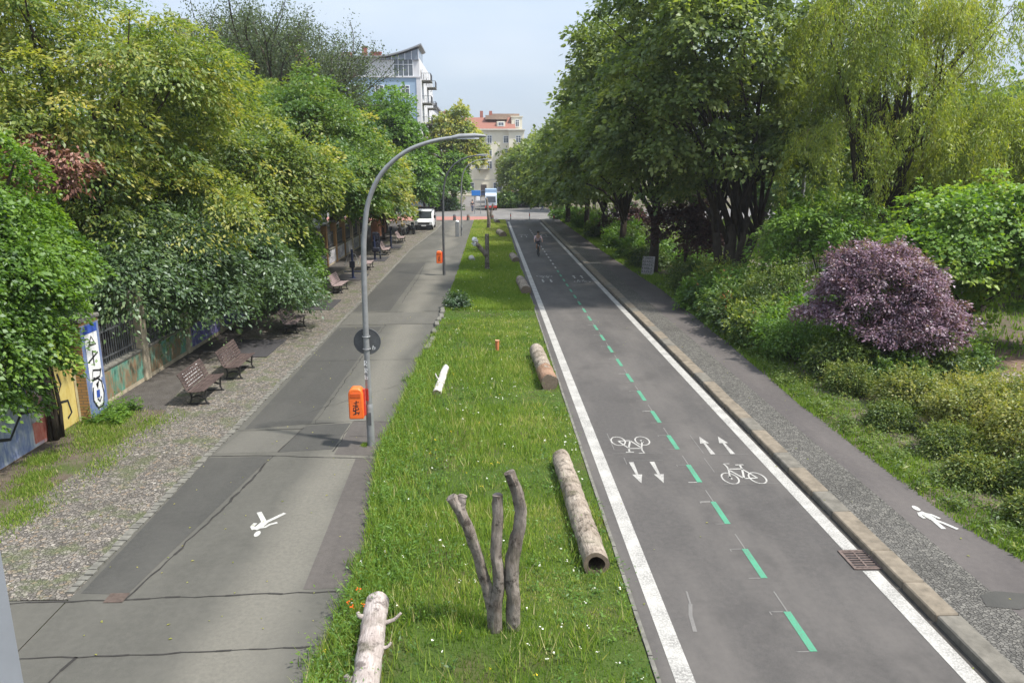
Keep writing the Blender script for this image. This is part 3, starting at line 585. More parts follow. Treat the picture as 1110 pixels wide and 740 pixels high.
# round traffic sign seen from behind
t=thing('round_sign','round dark back of a traffic sign clamped to the nearest lamp pole','traffic sign',(-2.87,17.0,2.56))
b=MB(); b.cyl((0,.11,0),(0,.125,0),.31,36); b.build('disc',M['metal_dark'],t)
b=MB(); b.torus((0,.115,0),.31,.012,'y',36); b.build('rim',M['metal_dark'],t,smooth=True)
b=MB()
for z in(-.15,.15): b.torus((0,0,z),.088,.012,'z',20); 
for z in(-.15,.15): b.box((0,.1,z),(.12,.03,.03))
b.build('clamp',M['metal'],t,smooth=True)
b=MB(); squig(b,(.12,.1085,-.2),(1,0,0),(.15,0,.9),.09,1,.12,1,21,.016); b.build('sticker_scribble',M['graf_white'],t,fix=False)
def make_bin(loc,lab):
    t=thing('litter_bin',lab,'litter bin',loc,0,'orange litter bins on lamp poles')
    b=MB(); prof=[(-.2,0),(.2,0),(.2,.72),(.17,.82),(.1,.88),(-.1,.88),(-.17,.82),(-.2,.72)]; b.extr(prof,-.17,.17,axis='y'); b.build('body',M['orange'],t,bevel=.035,smooth=True)
    b=MB(); b.box((0,-.172,.69),(.28,.02,.12),bev=.008); b.build('slot',M['rubber'] if False else simple('shaded orange slot',(.5,.08,.015),.5,.1,5),t)
    b=MB(); b.box((.215,.0,.45),(.05,.12,.75)); b.build('bracket',M['red'],t)
    b=MB()
    for L in ([(-.08,.1),(.06,.16),(-.04,.2)],[(-.07,.2),(.08,.26),(.05,.33),(-.06,.3),(-.07,.2)],[(-.08,.36),(.07,.36),(-.05,.44),(.09,.46)],[(-.02,.1),(.02,.5)],[(.06,.1),(.09,.18)]): b.ribbon(L,.026,0,0,(0,-.173,.04),(1,0,0),(0,0,1))
    b.build('black_scribble',M['graf_black'],t,fix=False); return t
bin1=make_bin((-3.22,16.85,.68),'orange litter bin with black scribble on the nearest lamp pole'); bin1.location=(-3.14,16.85,.76); bin1.scale=(.86,.86,.86); b2=copy_tree(bin1); b2.location=(-3.0,45.7,.75); b2['label']='orange litter bin on the middle lamp pole farther down the pavement'
# grey column, bollards, posts
t=thing('utility_column','grey utility column beside the farthest street lamp','utility box',(-2.9,71.4,0))
b=MB(); b.box((0,0,.7),(.36,.3,1.4),bev=.03); b.build('housing',M['greypost'],t)
b=MB(); b.tube([(0,0,1.4),(0,0,1.47),(0,0,1.56)],[.17,.17,.08],12); b.build('cap',M['white_car'],t,smooth=True)
b=MB(); b.box((0,-.152,.72),(.28,.012,1.1)); b.build('door',M['metal'],t)
for i,(x,y) in enumerate(((-4.1,93.2),(-2.4,93.1),(.6,92.9))):
    t=thing('stone_bollard','squat stone bollard at the red cycle lane, %s'%('left of three','middle of three','right one by the grass tip')[i] if False else ['squat dark bollard on the red lane edge, leftmost','squat dark bollard on the red lane edge, in line with the utility column','squat dark bollard at the far tip of the grass strip'][i],'bollard',(x,y,0),0,'squat bollards at the red lane')
    b=MB(); b.tube([(0,0,0),(0,0,.55),(0,0,.7),(0,0,.78)],[.2,.18,.16,.08],12); b.build('shaft',M['kerb_grey'] if i else M['metal_dark'],t,smooth=True)
    b=MB(); b.torus((0,0,.5),.185,.02,'z',16); b.build('band',M['red'],t,smooth=True)
for i,(x,y,h,l) in enumerate(((8.1,97.5,2.3,'thin grey post at the far corner of the right pavement'),(9.5,90.6,2.1,'thin grey post in front of the far bushes'),(8.1,91,.9,'short red and white post where the cycle road ends'),(2.9,93.4,.9,'short post at the left side of the cycle road end'),(5.3,94.0,.95,'short post in the middle of the cycle road end'))):
    t=thing('marker_post',l,'post',(x,y,0))
    b=MB(); b.tube([(0,0,0),(0,0,h)],.055,8); b.build('pole',M['metal'],t,smooth=True)
    b=MB(); b.box((0,0,h-.25),(.16,.06,.4),bev=.01) if h>1 else b.tube([(0,0,h*.5),(0,0,h*.8)],.06,8); b.build('plate' if h>1 else 'red_band',M['metal'] if h>1 else M['red'],t)
t=thing('direction_sign','blue road sign on twin posts at the crossing by the pedestrian','traffic sign',(-1.3,106,0))
b=MB(); b.box((-.3,0,2.9),(1.25,.05,.75),bev=.02); b.build('blue_panel',simple('blue sign face',(.03,.17,.5),.5,.1,4),t)
b=MB(); b.box((0.0,.0,2.15),(.5,.05,.55),bev=.02); b.build('white_panel',M['white_car'],t)
for x in(-.5,.35):
    b=MB(); b.tube([(x,.06,0),(x,.06,3.2)],.05,8); b.build('post',M['metal'],t,smooth=True)
# bridge post at the left edge of the frame
t=thing('bridge_post','smooth blue grey steel post of the footbridge at the bottom left edge','post',(-1.668,2.06,0))
b=MB(); b.box((0,0,4.2),(.30,.16,8.4),bev=.012); b.build('shaft',M['greypost'],t)
b=MB(); b.box((0,0,.02),(.5,.4,.04)); b.build('base_plate',M['metal'],t)
# leaning board by the tree
t=thing('leaning_board','pale scribbled board leaning against a trunk by the right pavement','board',(9.75,44.6,.12),math.radians(-25))
b=MB(); b.box((0,.12,.55),(.75,.04,1.15),rx=-.28,bev=.01); b.build('panel',simple('weathered board',(.36,.34,.33),.9,.25,6),t)
b=MB(); nv=Vector((0,-math.cos(.28),math.sin(.28)))*.024
for k in range(5): squig(b,Vector((-.32,.26-.31+.15*(0)+.0,.15))+Vector((0,-.28*0,0))+Vector((0,.27*(k*.2-.1),k*.2))+nv+Vector((0,-.02,0)),(1,0,0),(0,.27,.96),.12,5,.13,.13,40+k,.03)
b.build('scribbles',M['metal_dark'],t,fix=False)

# ------------------------------------------------------------------ dead wood on the grass strip
def rough_tube(b,P,R,n=16,amp=.06,seed=1,m=0,sub=4,cap=True):
    Q=[];RR=[]
    for i in range(len(P)-1):
        for k in range(sub):
            p0,p1,p2,p3=[np.array(P[max(0,min(len(P)-1,i+j))],float) for j in(-1,0,1,2)]; u=k/sub
            Q.append(.5*((2*p1)+(-p0+p2)*u+(2*p0-5*p1+4*p2-p3)*u*u+(-p0+3*p1-3*p2+p3)*u**3)); RR.append(R[i]+(R[i+1]-R[i])*u)
    Q.append(np.array(P[-1],float)); RR.append(R[-1]); n0=len(b.v)
    b.tube([tuple(q) for q in Q],RR,n,m,cap)
    for i in range(len(Q)):
        for j in range(n):
            k=n0+i*n+j; c=Q[i]; v=np.array(b.v[k]); f=1+.5*amp*math.sin(i*7.3+j*2.1+seed)*math.sin(j*9.7+i*3.1)+amp*(math.sin(3*j/n*2*PI+seed+i*.35)+.7*math.sin(5*j/n*2*PI+seed*2-i*.8)+.8*math.sin(i*1.9+seed*3+j*.4))/2
            b.v[k]=tuple(c+(v-c)*f)
    return Q
t=thing('dead_tree_stump','bare three stemmed dead tree standing in the foreground grass','tree stump',(0.1,9.5,0))
b=MB(); Q=rough_tube(b,[(-.06,.05,-.05),(-.10,.05,.45),(-.22,.02,1.0),(-.38,-.02,1.6),(-.53,-.05,1.98),(-.64,-.06,2.16)],[.084,.08,.076,.075,.082,.074],14,.13,1); rough_tube(b,[(-.52,-.05,1.92),(-.5,-.03,2.05),(-.47,-.02,2.16)],[.075,.07,.065],10,.16,2); b.build('left_stem',M['stump'],t,smooth=True)
b=MB(); rough_tube(b,[(-.03,.0,-.05),(-.02,0,.4),(.03,0,.85),(-.02,.0,1.3),(.01,.0,1.8),(.01,.0,2.16)],[.105,.092,.087,.079,.079,.071],14,.13,3); b.build('middle_stem',M['stump'],t,smooth=True)
b=MB(); rough_tube(b,[(.22,.02,-.05),(.24,.02,.45),(.2,.02,.95),(.26,.02,1.4),(.33,0,1.8),(.30,-.02,2.15),(.17,-.03,2.5)],[.115,.102,.102,.098,.088,.083,.077],14,.13,4); b.build('right_stem',M['stump'],t,smooth=True)
def log(lab,p0,p1,r0,r1,mat,hollow=True,stubs=(),seed=1,name='tree_log',bend=.0):
    p0=Vector(p0);p1=Vector(p1); L=(p1-p0).length; d=(p1-p0); rz=math.atan2(-d.x,d.y)
    t=thing(name,lab,'log',p0,rz,'logs lying on the grass strip'); t.rotation_euler.x=math.asin(d.z/L)
    n=9; b=MB(); rough_tube(b,[(bend*math.sin(PI*i/(n-1)),L*i/(n-1),0) for i in range(n)],[r0+(r1-r0)*i/(n-1) for i in range(n)],22,.06,seed,0,4,cap=not hollow)
    if hollow:
        n0=len(b.v); k=22
        # inner wall near the front and a sunken dark heart
        for yy,rr in ((0,.66),(.4,.5)):
            for j in range(k): a=2*PI*j/k; q=b.v[j]; b.v.append((q[0]*rr,yy,q[2]*rr))
        b.f+= [(j,(j+1)%k,n0+(j+1)%k,n0+j) for j in range(k)]; b.m+=[1]*k
        b.f+= [(n0+j,n0+(j+1)%k,n0+k+(j+1)%k,n0+k+j) for j in range(k)]; b.m+=[2]*k
        b.f+= [tuple(n0+k+j for j in range(k))]; b.m+=[2]
        e=len(b.v)-2*k-k; b.f.append(tuple(range(n0-k,n0))); b.m.append(1)
    (None if hollow else [b.m.__setitem__(i,1) for i in (-1,-2)]); b.build('trunk',[mat,M['log_cut'],M['log_end']],t,smooth=True,fix=True)
    for (y,a,l,r) in stubs:
        b=MB(); dx,dz=math.cos(a),math.sin(a); rough_tube(b,[(dx*r0*.7,y,dz*r0*.7),(dx*(r0+l*.5),y+.08*l,dz*(r0+l*.5)),(dx*(r0+l),y+.3*l,dz*(r0+l)+.05)],[r,r*.75,r*.5],8,.1,3); b.build('branch_stub',mat,t,smooth='all')
    return t
log('long hollow grey log by the white line next to the three stemmed stump',(1.76,10.98,.19),(1.62,15.6,.19),.215,.20,M['log'],True,(),1)
t=log('two tone log with brown barkless end, second from the camera on the right edge',(1.83,21.3,.24),(1.70,25.4,.24),.25,.25,M['log'],False,(),2)
b=MB(); rough_tube(b,[(0,.02,0),(0,.6,0),(0,1.35,0)],[.262,.262,.258],22,.06,2,0,4,cap=False); b.build('brown_bark',wood('reddish brown wood',[(.12,.07,.045),(.24,.145,.095),(.33,.22,.15)],(5,1,5)),t,smooth='all')
log('short stout log third along the right edge of the grass',(2.0,38.2,.24),(1.85,42.0,.24),.27,.26,M['log'],False,(),3)
log('small grey log fourth along the right edge of the grass',(1.95,51.0,.22),(1.8,54.0,.22),.26,.25,M['log'],False,(),4)
log('log at the far end of the grass beside the white line',(1.5,70,.26),(1.1,73.5,.26),.32,.3,M['log'],False,(),5)
log('dark short log nearest the crossing at the tip of the grass',(1.2,87,.22),(1.0,89,.22),.28,.27,M['log'],False,(),6)
t=log('bleached pale log with broken branch stubs at the bottom edge of the picture',(-1.50,6.3,.14),(-1.68,9.85,.30),.18,.175,M['log_pale'],False,((3.0,.25,.22,.035),(3.15,math.radians(165),.07,.05),(1.9,math.radians(170),.07,.06),(2.5,.1,.10,.03)),7)
t=log('slim white birch log half sunk in grass near the left pavement',(-1.52,20.7,.12),(-1.42,23.6,.12),.13,.11,simple('birch bark',(.46,.43,.41),.85,.45,5),False,((1.2,2.2,.15,.03),),8)
def stump(name,lab,loc,chains,cat='tree stump'):
    t=thing(name,lab,cat,loc)
    for nm,P,R in chains: b=MB(); rough_tube(b,P,R,12,.1,loc[1]); b.build(nm,M['stump'],t,smooth='all')
    return t
stump('dead_tree_stump','dead trunk with one side branch on the middle of the grass strip',(-.05,47.8,0),[('trunk',[(0,0,-.05),(.02,0,1.0),(0,0,2.35)],[.17,.135,.13]),('branch',[(-.05,0,1.0),(-.4,0,1.45),(-.8,0,1.85)],[.16,.14,.13])])
stump('dead_tree_stump','forked slender dead trunk at the far end of the grass',(.1,80,0),[('trunk',[(0,0,-.05),(.05,0,1.0),(-.05,0,2.0),(-.2,0,3.3)],[.22,.18,.15,.12]),('branch',[(.05,0,.9),(.3,0,1.8),(.5,0,2.7)],[.14,.12,.1])])
def boulder(lab,loc,s,m,seed):
    b=MB(); r=random.Random(seed); n=10; k=14
    for i in range(n+1):
        for j in range(k):
            a=PI*i/n; c=2*PI*j/k; f=1+.16*math.sin(2*c+seed)+.12*math.sin(3*a+seed)*math.cos(3*c)
            b.v.append((s[0]*f*math.sin(a)*math.cos(c),s[1]*f*math.sin(a)*math.sin(c),s[2]*f*math.cos(a)))
    for i in range(n):
        for j in range(k): b.f.append((i*k+j,i*k+(j+1)%k,(i+1)*k+(j+1)%k,(i+1)*k+j)); b.m.append(0)
    o=b.build('boulder',m,None,smooth='all'); o.location=loc; tag(o,lab,'rock')
rock=simple('pale rock',(.42,.41,.39),.9,.25,5,bump=.4)
boulder('white rock in the grass left of the branched dead trunk',(-1.15,52.6,.18),(.2,.3,.22),rock,2)
b=MB(); rough_tube(b,[(0,0,-.14),(.03,.04,.0),(.07,.06,.16),(-.04,.02,.30),(-.12,.05,.38)],[.08,.18,.13,.16,.05],14,.4,4); o=b.build('white_sack',M['white_car'],None,smooth='all'); o.location=(-.85,47.8,1.72); tag(o,'white sack caught on the branch of the dead trunk','sack')
t=thing('marker_brick','small orange clay marker standing in the middle of the lawn','marker',(.32,26.2,0))
b=MB(); b.tube([(0,0,0),(0,.0,.42)],[.06,.075],8); b.build('pipe',simple('orange clay',(.5,.17,.07),.8,.2,8),t)
b=MB(); b.torus((0,0,.42),.075,.012,'z',14); b.build('rim',simple('pale clay rim',(.5,.3,.2),.8,.2,8),t,smooth=True)

# ------------------------------------------------------------------ vehicles
def wheel(t,x,y,r,w=.2):
    b=MB(); b.torus((x,y,r),r*.78,r*.24,'x',20,8); o=b.build('wheel',M['rubber'],t,smooth='all')
    b=MB(); b.cyl((x-w*.35,y,r),(x+w*.35,y,r),r*.58,14); b.build('rim',M['metal'],o,smooth=True)
t=thing('flatbed_van','white van with dark roof frame parked at the end of the gravel','van',(-6.72,81.3,0))
b=MB(); prof=[(-2.5,.35),(-2.55,.62),(-2.5,.95),(-1.95,1.15),(-1.35,1.95),(-1.1,2.05),(.3,2.05),(.3,.35)]; b.extr(prof,-.95,.95); b.build('cab',M['white_car'],t,bevel=.06)
b=MB(); b.box((0,1.5,.75),(1.95,2.4,.25)); b.box((0,2.65,1.1),(1.95,.06,.5)); b.box((-.95,1.5,1.1),(.05,2.4,.5)); b.box((.95,1.5,1.1),(.05,2.4,.5)); b.build('load_bed',M['metal'],t)
b=MB()
for x in(-.98,.98): b.box((x,.35,1.75),(.07,.07,1.1)); b.box((x,.1,2.24),(.1,3.6,.1))
b.box((0,-1.2,2.25),(2.06,.1,.14)); b.box((0,.35,2.25),(2.0,.1,.12)); b.build('roof_frame',M['rubber'],t)
b=MB(); b.add([(-.82,-1.94,1.21),(.82,-1.94,1.21),(.74,-1.41,1.90),(-.74,-1.41,1.90)],[(0,1,2,3)]); 
for i in range(4): b.v[i]=(b.v[i][0],b.v[i][1]-.03,b.v[i][2]+.02)
b.build('windscreen',M['glass'],t,fix=False)
b=MB(); b.box((0,-2.56,.72),(1.2,.05,.2)); b.box((0,-2.57,.46),(1.9,.1,.2),bev=.03); b.build('grille_bumper',M['rubber'],t)
b=MB(); b.box((0,-2.63,.5),(.5,.02,.11)); b.build('number_plate',M['white_car'],t)
for s in(-1,1):
    b=MB(); b.box((s*.76,-2.53,.8),(.3,.06,.22),bev=.02); b.build('headlight',M['lamp'],t)
    b=MB(); b.box((s*1.1,-1.55,1.35),(.2,.1,.32),bev=.02); b.build('wing_mirror',M['rubber'],t)
    b=MB(); b.box((s*.955,-1.1,1.5),(.02,.75,.5)); b.build('side_window',M['glass'],t)
    for y in(-1.75,1.7): wheel(t,s*.86,y,.34)
def car(lab,loc,rz,paint_):
    t=thing('parked_car',lab,'car',loc,rz)
    b=MB(); b.extr([(-2.1,.3),(-2.15,.6),(-2.0,.78),(-1.1,.9),(-.5,1.38),(.9,1.42),(1.7,.95),(2.05,.9),(2.1,.35)],-.86,.86); b.build('body',paint_,t,bevel=.08)
    b=MB(); b.extr([(-1.0,.93),(-.5,1.33),(.85,1.37),(1.5,.96)],-.875,.875); b.build('side_windows',M['glass'],t)
    b=MB(); b.add([(-.72,-1.09,.93),(.72,-1.09,.93),(.64,-.52,1.38),(-.64,-.52,1.38)],[(0,1,2,3)])
    for i in range(4): b.v[i]=(b.v[i][0],b.v[i][1]-.03,b.v[i][2]+.03)
    b.build('windscreen',M['glass'],t,fix=False)
    for s in(-1,1):
        b=MB(); b.box((s*.62,-2.1,.66),(.34,.08,.14),bev=.02); b.build('headlight',M['lamp'],t)
        for y in(-1.35,1.3): wheel(t,s*.76,y,.31)
    b=MB(); b.box((0,-2.16,.45),(.5,.02,.11)); b.build('number_plate',M['white_car'],t)
car('black car parked under the right trees beyond the crossing',(7.3,133,0),0,M['black_car'])
car('red car parked in front of the cream house at the street end',(5.0,165.0,0),PI/2,simple('red vehicle paint',(.4,.05,.04),.3,.05,3,.5))
car('dark blue car parked left of the red one before the cream house',(-.2,165.2,0),PI/2,simple('dark blue vehicle paint',(.03,.05,.11),.3,.05,3,.5))
t=thing('box_truck','light blue and white box truck waiting at the crossing','truck',(.55,116,0))
LB=simple('light blue vehicle paint',(.24,.34,.48),.4,.06,3,.5)
b=MB(); b.box((0,2.0,1.85),(1.8,4.2,2.6),bev=.05); b.build('box_body',LB,t)
b=MB(); b.extr([(-1.4,.4),(-1.45,1.1),(-1.1,2.3),(-.1,2.6),(-.1,.4)],-.88,.88); b.build('cab',simple('pale grey blue vehicle paint',(.42,.47,.53),.4,.06,3,.5),t,bevel=.05)
b=MB(); b.add([(-.75,-1.47,1.2),(.75,-1.47,1.2),(.7,-1.14,2.15),(-.7,-1.14,2.15)],[(0,1,2,3)]); b.build('windscreen',M['glass'],t,fix=False)
b=MB(); b.box((0,-1.45,.55),(1.8,.08,.3)); b.build('bumper',M['red'],t)
for s in(-1,1):
    for y in(-.7,2.8): wheel(t,s*.8,y,.4)
    b=MB(); b.box((s*.7,-1.46,.85),(.26,.05,.18)); b.build('headlight',M['lamp'],t)

# ------------------------------------------------------------------ people
def skin(name,V,E,R,mat,parent=None,sub=1,root=0):
    me=bpy.data.meshes.new(name); me.from_pydata(V,E,[]); me.update(); o=link(name,me,mat,parent)
    o.modifiers.new('skin','SKIN'); me.skin_vertices[0].data
    for i,r in enumerate(R): me.skin_vertices[0].data[i].radius=(r,r) if not isinstance(r,tuple) else r
    for i in range(len(V)): me.skin_vertices[0].data[i].use_root=(i==root)
    s=o.modifiers.new('sub','SUBSURF'); s.levels=sub; s.render_levels=sub+1
    return o
def skinmesh(name,V,E):
    o=bpy.data.objects.new(name,bpy.data.meshes.new(name)); return o
SK=simple('skin',(.42,.25,.18),.6,.06,5,.4); HAIR=simple('dark hair',(.025,.018,.014),.6,.2,12); PINK=simple('pale pink shirt',(.62,.45,.47),.85,.1,5); DKC=simple('dark shorts',(.03,.03,.04),.85,.2,5); SHOE=simple('shoes',(.3,.3,.3),.7,.2,9)
# skin layer needs a customdata layer: created through the modifier's own API
def figure(loc,rz,lab,J,shirt,legs_,top,cat='person'):
    """J: dict of joints. body is one skinned mesh, clothes are skinned children"""
    names=list(J); V=[J[n] for n in names]; ix={n:i for i,n in enumerate(names)}
    E=[('pel','che'),('che','nek'),('nek','hd0'),('hd0','hd1'),('pel','hpL'),('pel','hpR'),('hpL','knL'),('hpR','knR'),('knL','anL'),('knR','anR'),('anL','toL'),('anR','toR'),('che','shL'),('che','shR'),('shL','elL'),('shR','elR'),('elL','wrL'),('elR','wrR'),('wrL','fiL'),('wrR','fiR')]
    R=dict(pel=.125,che=.125,nek=.055,hd0=.085,hd1=.09,hpL=.095,hpR=.095,knL=.06,knR=.06,anL=.042,anR=.042,toL=.035,toR=.035,shL=.06,shR=.06,elL=.042,elR=.042,wrL=.03,wrR=.03,fiL=.028,fiR=.028)
    p=thing('person',lab,cat,loc,rz)
    def sk(nm,ns,f,mat):
        VV=[J[n] for n in ns]; EE=[(ns.index(a),ns.index(b_)) for a,b_ in E if a in ns and b_ in ns]
        return tubebody(nm,VV,EE,[R[n]*f for n in ns],mat,p)
    sk('body',names,1.0,SK)
    sk('shirt',['pel','che','shL','shR','elL','elR'],1.14,shirt)
    sk('trousers',['pel','hpL','hpR','knL','knR']+(['anL','anR'] if legs_ else []),1.12,DKC if not legs_ else simple('blue jeans',(.06,.08,.13),.85,.2,6))
    for s in 'LR':
        a,t_=Vector(J['an'+s]),Vector(J['to'+s]); b=MB(); b.tube([a+Vector((0,0,-.02)),(a+t_)/2+Vector((0,0,-.02)),t_+Vector((0,0,-.0))],[.05,.052,.035],8); b.build('shoe',SHOE,p,smooth='all')
    h0=Vector(J['hd0']); h1=Vector(J['hd1']); f=Vector((0,-1,0)); c=(h0+h1)/2
    b=MB()
    for i in range(9):
        for j in range(16):
            a=PI*.62*i/8; u=2*PI*j/16; b.v.append((c.x+.112*math.sin(a)*math.cos(u),c.y+.03+.125*math.sin(a)*math.sin(u),c.z+.04+.13*math.cos(a)))
    for i in range(8):
        for j in range(16): b.f.append((i*16+j,i*16+(j+1)%16,(i+1)*16+(j+1)%16,(i+1)*16+j)); b.m.append(0)
    b.build('hair',HAIR,p,smooth='all')
    b=MB(); b.tube([c+Vector((0,-.10,.0)),c+Vector((0,-.135,-.02))],[.018,.02],6); b.build('nose',SK,p,smooth='all')
    return p
def tubebody(nm,VV,EE,RR,mat,parent):
    me=bpy.data.meshes.new(nm); me.from_pydata([tuple(v) for v in VV],EE,[]); me.update(); o=link(nm,me,mat,parent)
    import bmesh; bm=bmesh.new(); bm.from_mesh(me); L=bm.verts.layers.skin.verify(); bm.verts.ensure_lookup_table()
    for i,r in enumerate(RR): bm.verts[i][L].radius=(r,r); bm.verts[i][L].use_root=(i==0)
    bm.to_mesh(me); bm.free()
    md=o.modifiers.new('skin','SKIN'); md.use_smooth_shade=True; s=o.modifiers.new('sub','SUBSURF'); s.levels=1; s.render_levels=2
    return o
# bicycle and rider, coming towards the camera
t=thing('bicycle','dark bicycle ridden along the middle of the cycle road','bicycle',(3.8,55.8,0),math.radians(2))
for y in(-.53,.53):
    b=MB(); b.torus((0,y,.34),.325,.02,'x',28,6); w=b.build('wheel',M['rubber'],t,smooth='all')
    b=MB()
    for k in range(10): a=PI*k/10; b.cyl((0,y-.31*math.cos(a),.34-.31*math.sin(a)),(0,y+.31*math.cos(a),.34+.31*math.sin(a)),.003,4)
    b.build('spokes',M['metal'],w)
b=MB()
for p,q,r in (((0,-.53,.34),(0,-.38,.9),.02),((0,-.40,.8),(0,.1,.32),.022),((0,-.38,.86),(0,.24,.78),.02),((0,.1,.32),(0,.27,.9),.02),((0,.1,.32),(0,.53,.34),.014),((0,.25,.78),(0,.53,.34),.012)): b.cyl(p,q,r,8)
b.build('frame',M['metal_dark'],t,smooth=True)
b=MB(); b.tube([(-.3,-.22,1.02),(-.25,-.36,1.04),(0,-.4,1.0),(.25,-.36,1.04),(.3,-.22,1.02)],.016,8); b.cyl((0,-.38,.88),(0,-.4,1.0),.018,8); b.build('handlebar',M['metal_dark'],t,smooth=True)
b=MB(); b.extr([(.15,.9),(.42,.93),(.42,.97),(.15,.94)],-.08,.08); b.build('saddle',M['rubber'],t,bevel=.02)
b=MB(); b.box((.09,.1,.2),(.09,.06,.02)); b.box((-.09,.1,.44),(.09,.06,.02)); b.cyl((.05,.1,.32),(.05,.1,.2),.012,6); b.cyl((-.05,.1,.32),(-.05,.1,.44),.012,6); b.build('pedals',M['metal'],t)
b=MB(); b.cyl((0,-.47,.82),(0,-.52,.82),.04,10); b.build('front_lamp',M['lamp'],t,smooth=True)
figure((3.8,55.8,0),math.radians(2),'cyclist with dark hair and pale pink top riding towards the camera',dict(pel=(0,.3,1.05),che=(0,.12,1.42),nek=(0,.06,1.56),hd0=(0,.03,1.66),hd1=(0,.02,1.76),hpL=(-.09,.27,1.0),hpR=(.09,.27,1.0),knL=(-.11,-.12,.86),knR=(.11,-.02,.68),anL=(-.1,.1,.5),anR=(.1,.14,.28),toL=(-.1,-.05,.46),toR=(.1,-.01,.22),shL=(-.19,.1,1.45),shR=(.19,.1,1.45),elL=(-.29,-.08,1.24),elR=(.29,-.08,1.24),wrL=(-.29,-.24,1.07),wrR=(.29,-.24,1.07),fiL=(-.28,-.29,1.04),fiR=(.28,-.29,1.04)),PINK,False,None)
ST=dict(pel=(0,0,.98),che=(0,0,1.36),nek=(0,0,1.52),hd0=(0,-.01,1.61),hd1=(0,-.01,1.71),hpL=(-.09,0,.92),hpR=(.09,0,.92),knL=(-.1,-.12,.5),knR=(.1,.05,.5),anL=(-.1,-.15,.08),anR=(.1,.25,.1),toL=(-.1,-.3,.04),toR=(.1,.12,.04),shL=(-.19,0,1.4),shR=(.19,0,1.4),elL=(-.25,.06,1.12),elR=(.25,-.06,1.12),wrL=(-.24,.02,.88),wrR=(.24,-.18,.9),fiL=(-.24,0,.8),fiR=(.24,-.24,.84))
figure((-2.2,110,0),math.radians(15),'pedestrian in dark clothes walking near the blue road sign',ST,DKC,True,None)
figure((8.2,112,0),math.radians(80),'pedestrian in a reddish top crossing on the right of the junction',ST,simple('red brown top',(.28,.08,.07),.85,.1,5),True,None)

# ------------------------------------------------------------------ houses
def win(parent,x,y,z,w,h,face='-y',frame=None,panes=2):
    frame=frame or M['white_car']; D=.08
    f=MB(); g=MB()
    def bx(m,u,zz,du,dz,d,o):
        if face=='-y': m.box((x+u,y-o,z+zz),(du,d,dz))
        else: m.box((x+o,y+u,z+zz),(d,du,dz))
    bx(f,0,h/2-.05,w,.1,D,.03); bx(f,0,-h/2+.05,w,.1,D,.03)
    for u in (-w/2+.05,w/2-.05): bx(f,u,0,.1,h-.2,D,.03)
    for k in range(1,panes): bx(f,-w/2+w*k/panes,0,.07,h-.2,D*.8,.03)
    if h>1.4: bx(f,0,h*.2,w-.2,.06,D*.7,.03)
    fo=f.build('window',frame,parent); bx(g,0,0,w-.15,h-.15,.03,.01); g.build('pane',M['pane'],fo)
M['pane']=simple('window pane',(.10,.115,.13),.12,.25,.7,.6)
white_w=simple('white render',(.55,.55,.56),.85,.06,1.2); blue_w=simple('pale blue render',(.27,.37,.48),.85,.06,1.2); cream=simple('cream render',(.62,.58,.47),.85,.07,.8)
tile=NT('red roof tiles'); wv=tile.new('TexWave',{'Vector':tile.obj(),'Scale':3.0,'Distortion':.4},wave_type='BANDS',bands_direction='Z').outputs[0]
M['tile']=tile.fin(tile.mix(tile.noise(tile.obj(),1.3,5),tile.mix(wv,(.2,.068,.05),(.29,.12,.09)),(.2,.11,.085)),.85,.2)
t=thing('apartment_house','tall house with pale blue front and curved white penthouse roof','building',(-10,118,0))
# local: x<=0 front from -14..0, depth y 0..26
b=MB(); b.box((-7.2,13,9.8),(14.4,26,19.6)); b.build('blue_wall',blue_w,t)
b=MB(); b.box((-7.2,13.2,21.0),(14.2,26,2.8)); b.build('penthouse_wall',white_w,t)
b=MB(); b.box((-.28,-.03,9.8),(.62,.1,19.6)); b.box((-7.2,-.05,19.65),(14.6,.2,.18)); b.box((.03,13,9.8),(.1,26,19.4)); b.build('white_corner_trim',white_w,t)
curve=[(-6.2,22.35)]+[(-6.2+6.5*i/10,22.4+1.75*(i/10)**1.6) for i in range(11)]
b=MB(); pr=[(x,z+.22) for x,z in curve]+[(x,z) for x,z in reversed(curve)]
b.extr(pr,-.5,8,axis='y'); b.box((-10.4,6,22.5),(8.2,13,.22)); b.build('roof',M['metal'],t)
b=MB(); b.extr([(-6.0,22.1),(-.15,22.1),(-.15,23.7),(-2,23.05),(-4,22.5)],-.02,7.5,axis='y'); b.build('gable_glazing',simple('gable glazing',(.17,.2,.24),.2,.2,2,.6),t)
b=MB()
for i in range(6): x=-5.2+i*1.0; b.box((x,-.06,22.1+ (0.25+1.5*((x+6.2)/6.5)**1.6)/2),(.07,.06,.25+1.5*((x+6.2)/6.5)**1.6))
b.build('gable_mullions',M['white_car'],t)
win(t,-2.5,0.15,20.95,3.0,2.5,panes=4); win(t,-8.8,.15,20.9,1.3,2.3,panes=2)
for zz in (17.6,14.6,11.6,8.6,5.6):
    for x in (-2.3,-6.2,-10.2): win(t,x,-.02,zz,1.35,1.75,panes=2)
for i,zz in enumerate((20.3,17.0,13.9,10.8,7.7,4.6)):
    for y0 in (1.6,12):
        b=MB(); b.box((.75,y0+1.6,zz-1.0),(1.5,3.6,.16)); q=b.build('balcony',M['edge_sett'],t)
        b=MB()
        for k in range(14): b.box((1.45,y0+.0+k*.26,zz-.42),(.03,.03,1.0))
        for k in range(5): b.box((.15+k*.32,y0-.15,zz-.42),(.03,.03,1.0))
        b.box((1.45,y0+1.65,zz+.08),(.05,3.6,.05)); b.box((.75,y0-.15,zz+.08),(1.5,.05,.05)); b.build('railing',M['metal_dark'],q)
    for y in (3,8,13.5,19,24): win(t,.08,y,zz,1.3,1.9,'+x')
